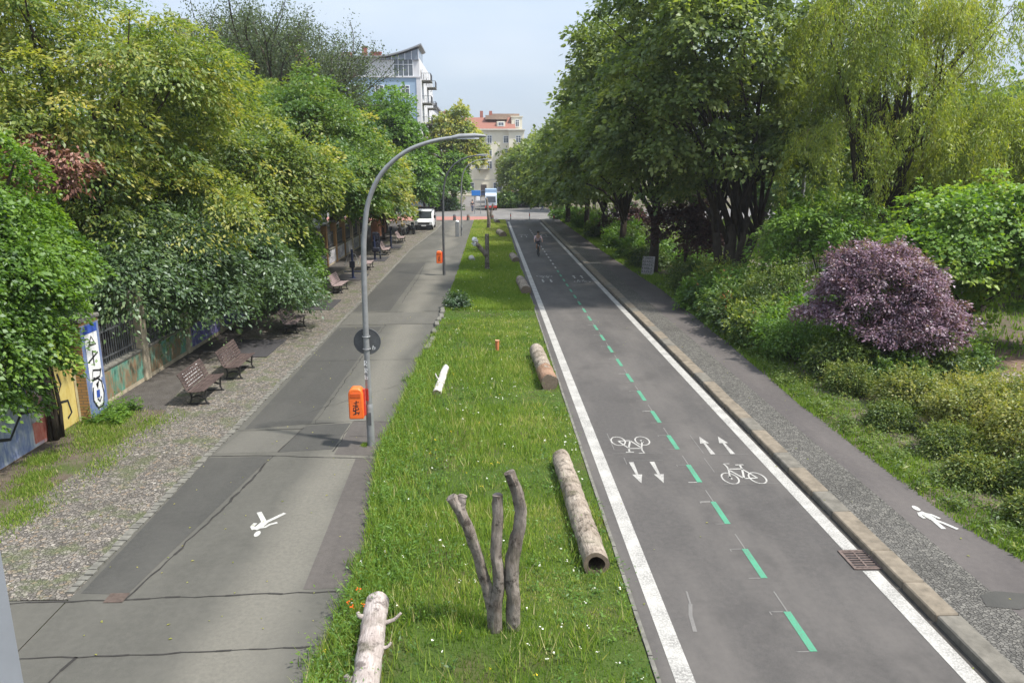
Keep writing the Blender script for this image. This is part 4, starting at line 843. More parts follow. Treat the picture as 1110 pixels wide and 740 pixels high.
for x,h in ((-8.6,1.7),(-6.9,.9),(-11.5,.8)):
    b=MB(); b.box((x,3,22.6+h/2),(.7 if h>1 else 1.6,.7,h)); b.box((x,3,22.62+h),(.85 if h>1 else 1.75,.85,.12)); b.build('chimney',simple('chimney brick',(.25,.09,.07),.9,.2,5),t)
t=thing('apartment_house','white house with sloping roof edge just beyond the blue house','building',(-10,144.3,0))
b=MB(); b.box((-7,17,8.8),(14,34,17.6)); b.build('wall',white_w,t)
b=MB(); b.extr([(-14.3,17.6),(.5,17.6),(.5,17.9),(-4,20.3),(-14.3,20.3)],-.2,34.2,axis='y'); b.build('roof',simple('grey roof',(.2,.2,.21),.8,.15,2),t)
for zz in (15.5,12.4,9.3,6.2):
    for y in range(3,33,5): win(t,.02,y,zz,1.3,1.9,'+x')
for zz in (14.6,11.5,8.4,5.3):
    b=MB(); b.box((.6,10,zz),(1.2,4,.15)); q=b.build('balcony',M['edge_sett'],t)
    b=MB(); b.box((1.18,10,zz+.5),(.05,4,1.0)); b.build('railing',white_w,q)
t=thing('apartment_house','cream corner house with red tiled roof closing the street','building',(0,172,0))
b=MB(); b.box((-3,5,7.2),(19,10,14.4)); b.box((6.6,3.6,7.1),(3.4,11,14.2)); b.build('wall',cream,t)
b=MB(); b.box((-3,4.7,14.55),(19.4,10.6,.3)); b.box((6.6,3.4,14.4),(3.8,11.4,.3)); b.box((-3,-.04,3.6),(19.06,.1,.25)); b.build('cornice',simple('pale cornice',(.5,.48,.42),.85,.06,1),t)
b=MB(); b.extr([(-.4,14.7),(4.4,17.4),(5.6,17.4),(10.4,14.7)],-12.6,6.4,axis='x'); r=b.build('roof',M['tile'],t)
b=MB()
for x in (-8.5,-4.3,3.2): b.box((x,1.6,15.75),(1.9,2.2,1.2))
b.build('dormer',cream,r)
for x in (-8.5,-4.3,3.2): win(t,x,.48,15.75,1.3,.85)
b=MB(); b.box((2.2,3.3,17.3),(5,2.6,.9)); b.box((4.0,4.9,17.6),(7.0,.5,1.3)); b.build('roof_house',simple('brown roof top',(.28,.2,.15),.85,.15,2),r)
b=MB(); b.box((6.8,3.2,15.9),(2.4,3.2,2.9)); b.box((6.8,3.2,17.45),(2.7,3.5,.22)); b.build('turret',cream,t); win(t,6.9,1.58,16.0,.9,1.6)
for x in(-9.5,-1.2,.9):
    b=MB(); b.box((x,5,18.1),(.7,.9,1.5)); b.build('chimney',simple('chimney red',(.3,.12,.09),.9,.2,4),r)
for zz in (12.4,9.6,6.8):
    for x in (-11,-8.4,-5.6,4.3,7.0): win(t,x,-.0 if x<5 else -1.9,zz,1.2,1.6)
    for x in (-2.2,.6): win(t,x,0,zz,1.1,1.8)
    b=MB(); b.box((-.8,-.55,zz-1.0),(2.6,1.1,.15)); q=b.build('balcony',M['edge_sett'],t)
    b=MB()
    for k in range(13): b.box((-2.05+k*.208,-1.07,zz-.45),(.03,.03,.95))
    b.box((-.8,-1.07,zz+.03),(2.6,.05,.05)); b.build('railing',M['metal_dark'],q)
for x in (-10,-7,-4,2.4): win(t,x,0,1.9,2.1,2.1,panes=2)
b=MB(); b.box((-.8,-.03,1.25),(1.3,.1,2.5)); b.build('door',simple('dark door',(.06,.05,.045),.6,.2,3),t)
t=thing('apartment_house','white house with red roof and chimney behind the left trees','building',(-27,72,0))
b=MB(); b.box((0,7,7.6),(17,14,15.2)); b.build('wall',white_w,t)
b=MB(); b.extr([(-.5,15.2),(5.5,18.0),(8.5,18.0),(14.5,15.2)],-8.8,8.8,axis='x'); r=b.build('roof',M['tile'],t)
b=MB(); b.box((-1.3,3,18.0),(1.5,1.2,2.6)); b.box((-1.3,3,19.4),(1.8,1.5,.25)); b.box((-1.3,3,19.7),(1.0,.8,.5)); b.build('chimney',simple('stone chimney',(.3,.27,.23),.9,.2,4),r)
b=MB(); b.box((4.2,4,17.6),(.8,.9,2.4)); b.build('chimney',simple('red chimney brick',(.3,.1,.08),.9,.2,4),r)
for zz in (13,10,7):
    for x in (-6,-2,2,6): win(t,x,0,zz,1.3,1.8)
# ------------------------------------------------------------------ foliage
def unit(a): return a/np.maximum(1e-9,np.linalg.norm(a,axis=1,keepdims=True))
def leaf_geo(P,A,N,l,w,fold=.12):
    """P base, A axis, N normal, l,w arrays -> verts (n,4,3)"""
    Sd=unit(np.cross(A,N)); l=l[:,None]; w=w[:,None]; N=np.cross(Sd,A)
    mid=P+A*l*.45
    return np.stack([P,mid+Sd*w*.5+N*w*fold,P+A*l-N*l*.08,mid-Sd*w*.5+N*w*fold],1)
def quads(name,Vs,tint,mats,parent=None):
    n=len(Vs); k=Vs.shape[1]; me=bpy.data.meshes.new(name)
    me.vertices.add(n*k); me.vertices.foreach_set('co',Vs.reshape(-1).astype(np.float32))
    me.loops.add(n*k); me.loops.foreach_set('vertex_index',np.arange(n*k,dtype=np.int32))
    me.polygons.add(n); me.polygons.foreach_set('loop_start',np.arange(0,n*k,k,dtype=np.int32))
    try: me.polygons.foreach_set('loop_total',np.full(n,k,dtype=np.int32))
    except Exception: pass
    a=me.attributes.new('tint','FLOAT','FACE'); a.data.foreach_set('value',np.clip(tint,0,1).astype(np.float32))
    me.update(calc_edges=True); return link(name,me,mats,parent)
def lnoise(P,f,ph): return (np.sin(P[:,0]*f+ph)+np.sin(P[:,1]*f*1.13+ph*2.1)+np.sin(P[:,2]*f*.9+ph*3.3)+np.sin((P[:,0]+P[:,2])*f*1.9+ph)*.6+np.sin((P[:,1]-P[:,2])*f*2.3+ph*1.7)*.6)/3.2
def crown(rng,lobes,nc,per,cr,size,ratio=.5,flat=.35,slope=.5,droop=.5,shell=.35,up=.55,tmean=.45,tvar=.16,bottom=-.55,tiplight=.18,gap=.25):
    """lobes: (cx,cy,cz,rx,ry,rz). Returns leaf verts, tints, clump centres"""
    Lb=np.array(lobes,float); area=(Lb[:,3]*Lb[:,4]+Lb[:,4]*Lb[:,5]+Lb[:,3]*Lb[:,5]); pr=area/area.sum()
    C=[];O=[]
    while len(C)<nc:
        i=rng.choice(len(Lb),p=pr); d=rng.normal(size=3); d/=np.linalg.norm(d)
        if d[2]<bottom or (d[2]<0 and rng.random()<.25): continue
        r=1-shell*rng.random()**1.6; r*=1+.16*math.sin(d[0]*5+i*2+Lb[i,0])+.12*math.sin(d[1]*7+d[2]*6+i)
        if rng.random()<.12: r*=.6
        p=Lb[i,:3]+Lb[i,3:]*d*r
        q=(p-Lb[:,:3])/Lb[:,3:]; s=(q**2).sum(1); s[i]=9
        if s.min()<.35: continue
        if math.sin(p[0]*1.5+i)+math.sin(p[1]*1.3+2)+math.sin(p[2]*1.9)+rng.normal()*.7< -1.9+gap: continue
        C.append(p); o=d/Lb[i,3:]; O.append(o/np.linalg.norm(o))
    C=np.array(C);O=np.array(O); n=nc*per
    sc=rng.uniform(.5,1.45,nc); ct=rng.normal(0,tvar,nc)+.10*lnoise(C,.5,3)
    ci=np.repeat(np.arange(nc),per)
    a=rng.uniform(0,2*PI,n); rad=np.sqrt(rng.random(n)); R=cr*sc[ci]
    off=np.stack([np.cos(a)*rad*R,np.sin(a)*rad*R,rng.normal(0,flat*.45,n)*R],1)
    oh=O[ci].copy(); oh[:,2]=0; od=(off[:,:2]*oh[:,:2]).sum(1)
    off[:,2]-=slope*od+droop*rad**2*R*.6
    # tilt steep sides: lay the spray along the crown surface
    P=C[ci]+off
    A=unit(np.stack([np.cos(a),np.sin(a),np.zeros(n)],1)*.8+O[ci]*.5+rng.normal(0,.45,(n,3))+np.array([0,0,-.35-.3*droop]))
    N=unit(np.array([0,0,up])+O[ci]*.45+rng.normal(0,.38,(n,3)))
    N=np.where(np.abs((N*A).sum(1))[:,None]>.95,np.roll(N,1,axis=1),N)
    l=size*rng.uniform(.6,1.3,n); w=l*ratio*rng.uniform(.8,1.2,n)
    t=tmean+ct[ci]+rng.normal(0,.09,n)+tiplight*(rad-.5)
    return leaf_geo(P,A,N,l,w),t,C
def shoots(rng,C,cen,ns,L,per,size,ratio,tm,upw=.7):
    k=rng.choice(len(C),ns); P0=C[k]; o=unit(P0-cen+rng.normal(0,.3,(ns,3))); D=unit(o*.8+np.array([0,0,upw])+rng.normal(0,.35,(ns,3))); Ls=L*rng.uniform(.4,1.2,ns)
    ii=np.repeat(np.arange(ns),per); s_=rng.random(ns*per); P=P0[ii]+D[ii]*(s_*Ls[ii])[:,None]; P[:,2]-=.25*Ls[ii]*s_**2; P+=rng.normal(0,.04*L,P.shape)
    A=unit(D[ii]*.6+rng.normal(0,.7,P.shape)); N=unit(rng.normal(0,.5,P.shape)+[0,0,.8]); l=size*rng.uniform(.5,1.1,len(P)); return leaf_geo(P,A,N,l,l*ratio),tm+rng.normal(0,.12,len(P))+.12*s_
def limbs(b,rng,base,C,r0,h0,nl=14,lean=(0,0),fork=1.0):
    base=np.array(base,float); top=base+np.array([lean[0],lean[1],h0])
    b.tube([base+[0,0,-.1],base+[0,0,.15],base+(top-base)*.4+[rng.normal()*.05,rng.normal()*.05,0],top],[r0*1.5,r0*1.12,r0*.95,r0*.8],12)
    idx=rng.choice(len(C),min(nl,len(C)),replace=False)
    for k in idx:
        c=C[k]; s=base+(top-base)*rng.uniform(.62,1.0); v=c-s
        m1=s+v*.35+[0,0,.18*abs(v[2])*fork+.15]+rng.normal(0,.15,3); m2=s+v*.7+rng.normal(0,.2,3)+[0,0,.12*abs(v[2])]
        rr=r0*rng.uniform(.28,.5); b.tube([s,m1,m2,c],[rr,rr*.7,rr*.42,rr*.14],7)
def tree(name,lab,cat,pos,lobes,mat,nc,per,cr,size,r0=.2,h0=3,nl=22,group=None,seed=1,lean=(0,0),trunks=None,lump=5,**kw):
    rng=np.random.default_rng(seed); t=thing(name,lab,cat,pos,0,group); pos=np.array(pos,float)
    lob=[(l[0]-pos[0],l[1]-pos[1],l[2]-pos[2])+tuple(l[3:]) for l in lobes]
    lr=np.random.default_rng(seed+999); ex=[]
    for L_ in lob:
        for k in range(lump):
            d=lr.normal(size=3); d/=np.linalg.norm(d); d[2]=abs(d[2])*.9-.35; f=lr.uniform(.34,.55)
            ex.append((L_[0]+d[0]*L_[3]*.88,L_[1]+d[1]*L_[4]*.88,L_[2]+d[2]*L_[5]*.9,L_[3]*f,L_[4]*f,L_[5]*f*.8))
    Vs,ti,C=crown(rng,lob+ex,nc,per,cr,size,**kw)
    V2,t2=shoots(rng,C,np.array(lob)[:,:3].mean(0),int(nc*.3),cr*1.6,22,size,kw.get('ratio',.5),kw.get('tmean',.45)+.08)
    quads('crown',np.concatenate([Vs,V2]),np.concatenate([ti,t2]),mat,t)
    b=MB()
    for (bx,by,ln,r,h) in (trunks or [(0,0,lean,r0,h0)]): limbs(b,rng,(bx,by,0),C,r,h,nl,ln)
    b.build('trunk',M['bark'],t,smooth='all',fix=False); return t
T=tree
GL='trees behind the fence on the left'; GR='street trees along the right side'
# ---- left side
T('broadleaf_tree','large yellow green spreading tree at the upper left with layered sprays','tree',(-14.6,27.5,0),[(-14.2,27,8.4,5.4,5.2,4.6),(-10.9,25.5,9.6,2.9,3.2,1.6),(-16.5,24.5,11.5,4.2,3.6,2.4),(-12,26,5.2,3.4,3.6,2.2),(-17,23,7,3.6,3,3.2)],M['leaf_yellow'],1150,110,.8,.165,.3,3.5,22,GL,11,ratio=.42,flat=.2,slope=.55,droop=.8,tmean=.52,tvar=.2,gap=.8)
T('broadleaf_tree','rounded tree with golden tips next to the large yellow green tree','tree',(-12.6,34,0),[(-11.8,33,6.6,3.7,4.6,4.2),(-13.3,33,8.8,2.3,3,2.2),(-9.9,32.5,5.5,2.3,3.5,2.6)],M['leaf_yellow'],700,95,.75,.19,.22,3,14,GL,12,ratio=.45,flat=.22,slope=.5,droop=.7,tmean=.46,tvar=.2,gap=.75)
T('broadleaf_tree','dense mid green tree leaning over the exercise mats','tree',(-11.8,43,0),[(-9.7,43,7.0,3.4,5.5,4.4),(-8.2,44,5.6,2.3,4.5,2.7),(-11,46,8.6,3,4,2.8)],M['leaf_mid'],720,90,.75,.2,.25,3,14,GL,13,ratio=.55,flat=.3,slope=.5,droop=.6,tmean=.5,tvar=.2,gap=.45)
T('broadleaf_tree','golden green tree between the dense mid green tree and the lamp arch','tree',(-11.8,57,0),[(-9.7,57,6.2,3.0,5.5,3.8),(-9.0,62,4.6,2.6,4.5,3.2)],M['leaf_yellow'],420,70,.9,.3,.24,3,12,GL,14,ratio=.55,flat=.35,tmean=.5,tvar=.24,gap=.4)
T('broadleaf_tree','bright green domed tree beside the blue house, behind the lamp arch','tree',(-10.5,77,0),[(-9.6,78,8.2,3.3,5,5.6),(-8.4,77,5.2,2.6,4,3.4),(-11.2,80,10.2,2.8,4,3.2)],M['leaf_bright'],420,80,.95,.34,.25,3,12,GL,15,ratio=.6,tmean=.32,tvar=.15)
T('broadleaf_tree','reddish gold leaved small tree left of the parked van','tree',(-9.6,69,0),[(-9.3,69,3.2,2.0,3.5,2.4)],leaf_mat('leaf gold red',[(0,(.05,.06,.015)),(.5,(.15,.14,.025)),(.8,(.25,.13,.03)),(1,(.33,.13,.05))]),150,60,.8,.3,.12,1.8,8,GL,16,tmean=.45,tvar=.25)
T('broadleaf_tree','olive tinted tree standing before the cream corner house','tree',(-5.2,122,0),[(-5.6,122,9.8,3.6,4,5.8),(-3.6,121,9.0,2.4,3,4)],M['leaf_yellow'],330,60,1.1,.5,.25,4,12,GL,17,ratio=.6,tmean=.66,tvar=.2)
T('broadleaf_tree','light green street tree at the corner behind the farthest lamp','tree',(-5.4,117.8,0),[(-5.6,117.5,4.9,2.6,2.4,3.7)],M['leaf_bright'],260,60,.9,.42,.2,2.5,10,GL,18,ratio=.6,tmean=.5,tvar=.18)
T('broadleaf_tree','small dark tree at the foot of the blue house across the junction','tree',(-9.5,112,0),[(-9.0,112,3.3,3.2,2.5,2.8)],M['leaf_mid'],160,60,.9,.4,.15,2,8,GL,19,tmean=.35)
# background trees left
for i,(x,y,z,r,h,l) in enumerate(((-21,40,6.0,5.5,5.6,'dark green tree far back on the left behind the yellow green tree'),(-19,50,6.3,5.5,5.6,'background tree left of the tall airy tree'),(-16,62,6.5,5,5.6,'background tree below the tall airy tree'),(-24,32,6,5,5.5,'background tree at the far left edge'),(-15,84,8,4.8,6.5,'grey green tree between the tall airy tree and the blue house'))):
    T('broadleaf_tree',l,'tree',(x,y,0),[(x,y,z,r,r,h),(x+2.5,y-2,z-1.5,r*.6,r*.6,h*.6)],M['leaf_grey'] if i%2 else M['leaf_mid'],260,75,1.1,.36,.25,3,10,GL,30+i,tmean=.38,tvar=.16)
# overhanging elder, hedge mound, creeper
T('overhanging_tree','grey green arching tree bending over the fence above the second bench','tree',(-11.7,27.2,0),[(-10.9,26.6,3.4,2.2,3.2,1.9),(-9.5,29.0,2.7,2.0,2.8,1.8),(-8.8,30.2,2.0,1.5,2.0,1.3),(-11.2,23.8,3.3,1.5,2.2,1.6),(-9.9,26.0,2.2,1.2,1.8,1.0)],M['leaf_grey'],620,80,.62,.17,.14,1.8,18,GL,41,ratio=.42,flat=.35,slope=.75,droop=.9,tmean=.5,tvar=.18,bottom=-.75,gap=.4)
T('overhanging_tree','light green bush mound spilling over the fence beyond the third bench','shrub',(-11.6,37,0),[(-10.5,36.5,2.9,1.7,4.2,1.8),(-9.8,35.0,2.2,1.3,2.6,1.5),(-10.6,40.0,2.4,1.2,2.4,1.5)],M['leaf_bright'],430,75,.55,.17,.1,1.5,12,GL,42,ratio=.5,slope=.7,droop=.8,tmean=.42,tvar=.16,bottom=-.8)
T('climbing_creeper','bright green creeper mass towering over the painted wall at the left edge','climbing plant',(-12.2,16.6,0),[(-12.0,16.6,4.6,2.1,2.7,3.1),(-11.3,16.9,4.1,1.5,1.5,2.2),(-11.2,18.3,4.4,1.3,1.0,1.1),(-11.0,15.3,3.0,1.3,2.0,1.9),(-12.0,14.6,5.2,1.8,2.0,2.4)],M['leaf_bright'],1500,85,.36,.115,.25,3,16,None,43,ratio=.62,flat=.3,slope=1.1,droop=.9,tmean=.42,tvar=.2,bottom=-.9,shell=.22,gap=.35)
b=MB()
for k in range(7): x=rnd.uniform(-.1,.1); b.tube([(x,k*.05,0),(x+rnd.uniform(-.1,.1),k*.05+rnd.uniform(-.1,.1),.8),(x-.1,k*.06,2.2)],[.06,.05,.03],6)
o=b.build('creeper_stem',M['bark'],None,smooth='all'); o.location=(-10.78,17.55,0); tag(o,'dark woody creeper stem hanging down the painted wall','climbing plant')
# dead reddish leaves on a broken branch
rng=np.random.default_rng(5); t=thing('broken_branch','broken branch with withered reddish leaves caught in the upper left tree','branch',(-12.6,21.2,6.6))
Vs,ti,C=crown(rng,[(0,0,.1,1.1,.7,.7),(1.2,0,.0,.5,.5,.5)],70,45,.33,.15,slope=.2,droop=1.4,tmean=.5,tvar=.2,bottom=-1,gap=0,flat=.6); quads('dead_leaves',Vs,ti,M['leaf_dead'],t)
b=MB()
for c in C[::5]: b.tube([(-.9,.6,.5),(-.3,.3,.4),tuple(c)],[.03,.02,.006],5)
b.build('branch',M['bark'],t)
# tall airy tree
def airy(pos,H,R,seed,lab,mat):
    rng=np.random.default_rng(seed); t=thing('airy_tree',lab,'tree',pos,0,GL); b=MB(); tips=[]
    def br(p,d,L,r,lv):
        q=p+d*L; m=p+d*L*.5+rng.normal(0,.05*L,3); b.tube([p,m,q],[r,r*.8,r*.6],6 if lv<2 else 4)
        if lv>=2: tips.append(m); tips.append(q)
        if lv>=4: return
        for k in range(4 if lv<2 else 3):
            e=d+rng.normal(0,.36+.05*lv,3)*np.array([1,1,.55])+np.array([0,0,.16]); e/=np.linalg.norm(e); br(p+d*L*rng.uniform(.55,1),e,L*rng.uniform(.62,.82),r*.58,lv+1)
    for k in range(3): d=np.array([rng.normal(0,.28),rng.normal(0,.2),1.]); d/=np.linalg.norm(d); br(np.array([rng.normal(0,.3),rng.normal(0,.3),0]),d,H*.36,.3,0)
    tp=np.array(tips); n=len(tp)*46; ci=np.repeat(np.arange(len(tp)),46); P=tp[ci]+rng.normal(0,.42,(n,3)); A=unit(rng.normal(0,1,(n,3))); N=unit(rng.normal(0,1,(n,3))+[0,0,.5])
    l=rng.uniform(.12,.24,n); quads('crown',leaf_geo(P,A,N,l,l*.5),rng.normal(.4,.16,n),mat,t); b.build('trunk',M['bark'],t,fix=False); return t
airy((-19.7,60,0),21.5,6,6,'tall airy tree with fine upright branches against the sky',M['leaf_airy'])
airy((-20.5,66,0),20,6,9,'second tall airy tree to the left behind the first',M['leaf_airy'])
# ---- right side : limes
LK=dict(ratio=.68,flat=.42,slope=.55,droop=.6,tvar=.19,gap=.85,shell=.5)
T('lime_tree','big lime tree with several dark stems rising from the shrubs','tree',(12.6,38,.1),[(11.6,39,11,5.2,5.5,7.2),(8.8,38,8.6,3.2,4.4,4.6),(9.2,37,13.6,3.4,4,4.2),(13.5,36,7.4,3.0,2.8,2.4),(9.0,40.5,6.2,2.3,3,2.2)],M['leaf_linden'],860,70,.75,.25,None,None,9,GR,51,trunks=[(0,0,(0,0),.34,3.6),(.35,.2,(1.4,.2),.26,4.2),(-.3,.1,(-.7,0),.24,4.5),(.1,-.2,(.5,-.3),.2,4)],tmean=.46,**LK)
T('lime_tree','lime tree with the straight trunk next to the leaning board','tree',(10.3,45.6,.1),[(9.8,47,10.2,4.6,5,6.8),(8.0,46,8.0,2.8,4,3.4)],M['leaf_linden'],520,68,.8,.27,.3,4,14,GR,52,tmean=.44,**LK)
for i,(x,y,z,r,h) in enumerate(((9.9,56,8.9,4.4,6.4),(10.0,66,7.2,4.7,5.2),(9.8,76,6.6,4.9,4.6),(9.0,87,6.2,4.8,4.3))):
    T('lime_tree',['third lime tree along the right side, towering over the far bushes','fourth lime tree in the right row','fifth lime tree in the right row, behind the far bushes','last lime tree before the junction on the right'][i],'tree',(x+.4,y,.1),[(x,y,z,r,5,h),(x-1.8,y-1,z-2.2,r*.6,4,h*.55),(x-1.0,y+1,z+2.5,r*.6,3.5,h*.5)],M['leaf_linden'],300,72,1.0,.33,.28,3.4,14,GR,53+i,tmean=.44,**LK)
for i,(x,y,z,r,h,m) in enumerate(((8.3,125,6.2,4.8,5.4,'leaf_linden'),(7.6,141,6.6,4.4,5.2,'leaf_pale'),(11,150,7,5,6,'leaf_linden'),(16,112,7.5,6,6.5,'leaf_linden'))):
    T('broadleaf_tree',['dark tree past the junction over the black car','pale yellowish tree in front of the cream house on the right','tree close to the cream house behind the black car','tree at the right corner of the junction behind the limes'][i],'tree',(x,y,0),[(x,y,z,r,5,h),(x-1.5,y-1.5,z-1,r*.6,3,h*.6)],M[m],280,60,1.2,.5,.25,3,10,GR,60+i,tmean=.45,ratio=.6)
# background right
for i,(x,y,z,r,h) in enumerate(((36,62,6.6,6,6),(31,74,6.5,5.5,5.6),(27,44,5.6,5.5,5.0),(34,46,5.8,6,5.2),(27,90,6,5.5,5.4),(27,60,6.6,6,6),(31,34,5.0,4.5,4.4),(40,55,7,7,6.5))):
    T('broadleaf_tree',['background tree behind the multi stemmed lime','background tree behind the straight trunked lime','dark background tree behind the willow, nearer','dark background tree behind the willow, farther right','background tree far behind the lime row','background tree deep behind the willow','mid green tree at the far right edge behind the willow','tallest background tree on the far right'][i],'tree',(x,y,.1),[(x,y,z,r,r,h),(x-2,y-2,z-2,r*.6,r*.6,h*.6)],M['leaf_mid' if i%2 else 'leaf_linden'],250,75,1.3,.4,.3,3.5,12,GR,70+i,tmean=.42,tvar=.17,ratio=.6,gap=.5)
# willow
def willow(pos,lobes,ns,seed,lab,trunks,lmin=.6,lmax=2.9,zmin=1.2):
    rng=np.random.default_rng(seed); t=thing('weeping_willow',lab,'tree',pos,0); Lb=np.array(lobes); Lb[:,:3]-=np.array(pos)
    area=Lb[:,3]*Lb[:,4]; pr=area/area.sum(); Vl=[];Tl=[]; C=[]; b=MB()
    tc=[]
    for q in range(ns//9):
        i=rng.choice(len(Lb),p=pr); a=rng.uniform(0,2*PI); r=math.sqrt(rng.random()); tc.append((i,a,r,1 if rng.random()<.7 else rng.uniform(-.6,.8)))
    for k in range(ns):
        i,a,r,zf=tc[rng.integers(len(tc))]; a+=rng.normal(0,.16); r=min(1,max(0,r+rng.normal(0,.08))); d=np.array([math.cos(a)*r,math.sin(a)*r,math.sqrt(max(0,1-r*r))*zf])
        p=Lb[i,:3]+Lb[i,3:]*d*(1+.12*math.sin(a*5+i)); C.append(p); L=(lmin+(lmax-lmin)*rng.random()**2.2)*(.45+.55*r)
        L=min(L,max(.5,p[2]-zmin)); m=int(L*17); s=np.linspace(0,1,m); sw=np.array([math.cos(a),math.sin(a),0])*rng.uniform(.3,1.0)+rng.normal(0,.3,3)
        Q=p+np.outer(np.sqrt(s)*.8,sw)+np.outer(s*L,[0,0,-1])+np.stack([np.sin(s*6+k)*.06,np.cos(s*5+k)*.06,0*s],1)
        dd=np.repeat(Q,3,axis=0)+rng.normal(0,.11,(m*3,3)); n=len(dd)
        A=unit(rng.normal(0,.5,(n,3))+np.array([sw[0]*.3,sw[1]*.3,-1.0])); N=unit(rng.normal(0,1,(n,3))+[d[0],d[1],.3])
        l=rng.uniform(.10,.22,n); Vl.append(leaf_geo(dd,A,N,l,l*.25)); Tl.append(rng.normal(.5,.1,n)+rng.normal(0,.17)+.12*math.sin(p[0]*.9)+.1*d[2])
        if k%5==0: b.tube([tuple(Q[0]),tuple(Q[m//2]),tuple(Q[-1])],[.012,.009,.005],3)
    quads('crown',np.concatenate(Vl),np.concatenate(Tl),M['leaf_willow'],t); b.build('hanging_twigs',simple('willow twigs',(.17,.15,.06),.8,.3,6),t,fix=False)
    C=np.array(C); b=MB()
    for (bx,by,ln,r,h) in trunks: limbs(b,rng,(bx,by,0),C,r,h,16,ln)
    b.build('trunk',M['bark'],t,smooth='all',fix=False)
willow((17.4,33.5,.1),[(16.2,32,8.6,2.8,3,2.8),(18.6,33,10.6,2.8,3,2.8),(15.6,33,11.6,2.4,3,2.4),(20.6,33,11.2,2.6,3,2.2),(17.6,34,13.2,3,3,2.2),(14.8,32,6.8,1.5,2,1.9),(18.2,31.5,6.6,2.4,2.4,2.2)],1700,81,'tall yellow green weeping willow with twisted dark stems on the right',[(0,0,(-.5,0),.26,4.5),(.5,.2,(.4,.2),.22,5),(2.0,1,(.8,.3),.22,5)])
willow((22.5,32.5,.1),[(21.2,31.5,6.9,2.3,2.4,2.3),(23.6,32,7.6,2,2.2,2.2)],750,82,'lower dome of weeping willow at the right edge over the bright shrub',[(0,0,(-.3,0),.2,3.5)],.8,2.6)
T('young_maple','bright lime green leafy shrub tree at the right edge before the willow','tree',(17.4,25.6,.1),[(16.9,25.4,3.9,2.6,2.6,2.4),(15.4,25.0,3.1,1.5,1.8,1.7),(18.6,25,2.8,2.2,2.2,2.2)],M['leaf_bright'],600,75,.52,.16,.09,1.6,14,None,83,ratio=.75,tmean=.62,tvar=.2,gap=.5,slope=.4)
T('bright_shrub','loose yellow green bush between the big lime and the purple tree','shrub',(14.4,31,.1),[(14.2,31,2.9,2.2,2.2,2.5),(15.5,33,3.8,2,2,2.4)],M['leaf_bright'],260,70,.6,.18,.06,1.4,12,None,84,ratio=.5,tmean=.5,tvar=.18,gap=.6)
T('purple_plum','purple leaved plum tree spreading over the hedge','tree',(12.45,22.2,.1),[(12.2,22.4,2.75,1.5,1.5,1.1),(11.3,22.3,2.9,.8,.8,.8),(12.9,22.6,3.6,.5,.5,.8),(10.7,22.6,2.15,.8,.8,.35),(13.6,22.0,1.9,1.2,1.2,1.0),(11.9,22.5,3.7,1.0,1.0,.65),(13.1,21.5,1.75,1.3,1.0,.7),(13.2,22.4,3.2,.9,.9,.6)],M['leaf_purple'],600,80,.30,.095,.09,1.2,22,None,85,ratio=.5,flat=.5,slope=.3,droop=.5,tmean=.52,tvar=.2,gap=.75,up=.35)
T('dark_red_plum','small dark red leaved tree between the two lime trunks','tree',(11.6,43,.1),[(11.5,43,3.4,1.7,1.7,1.6),(12.2,42,2.4,1.2,1.3,1)],M['leaf_darkred'],150,60,.6,.2,.09,1.8,12,None,86,ratio=.5,tmean=.5,tvar=.2)
T('dark_red_plum','distant dark red shrub in the right verge','tree',(12.6,67,.1),[(12.4,67,2.0,1.6,2.2,1.5)],M['leaf_darkred'],90,50,.6,.26,.07,1.2,8,None,87,tmean=.6,tvar=.2)
# ---- shrubs on the right
def shrub(lab,x,y,r,h,mat,n,per,seed,size=.11,berries=0,group='shrubs along the right pavement',cr=.3,flat=.6,up=.5,tm=.45):
    rng=np.random.default_rng(seed); t=thing('garden_shrub',lab,'shrub',(x,y,.1),0,group)
    lob=[(0,0,h*.5,r,r,h*.5),(r*.5,-r*.3,h*.38,r*.6,r*.6,h*.4),(-r*.45,r*.2,h*.42,r*.6,r*.7,h*.45)]
    Vs,ti,C=crown(rng,lob,n,per,cr,size,ratio=.48,flat=flat,slope=.4,droop=.45,tmean=tm,tvar=.18,bottom=-.9,gap=.3,up=up,shell=.45)
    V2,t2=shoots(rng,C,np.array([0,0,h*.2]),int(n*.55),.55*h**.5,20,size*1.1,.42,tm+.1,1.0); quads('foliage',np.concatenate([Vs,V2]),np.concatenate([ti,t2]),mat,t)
    b=MB()
    for c in C[::max(1,len(C)//14)]: b.tube([(rng.normal(0,.1*r),rng.normal(0,.1*r),-.05),tuple(c*.5+rng.normal(0,.05,3)),tuple(c)],[.025,.015,.005],5)
    b.build('stems',M['twig'],t,fix=False)
    if berries:
        K=C[rng.choice(len(C),min(berries,len(C)),replace=False)]; n2=len(K)*22; P=np.repeat(K,22,axis=0)+rng.normal(0,.13,(n2,3)); A=unit(rng.normal(size=(n2,3))); N=unit(rng.normal(size=(n2,3))); l=np.full(n2,.055); quads('berries',leaf_geo(P,A,N,l,l*.9),rng.random(n2),M['berry'],t)
lumpS=0
hs=[(10.3,36.4,1.0,1.5),(11.3,34.6,1.3,1.9),(10.3,33.2,1.1,1.5),(11.6,31.6,1.4,2.0),(10.4,30.4,1.15,1.6),(10.3,28.2,1.15,1.5),(11.9,28.6,1.5,2.1),(10.5,26.2,1.2,1.45),(12.0,25.9,1.4,1.9),(10.7,24.3,1.15,1.35),(13.6,27.4,1.5,2.2),(14.6,24.2,1.2,1.6)]
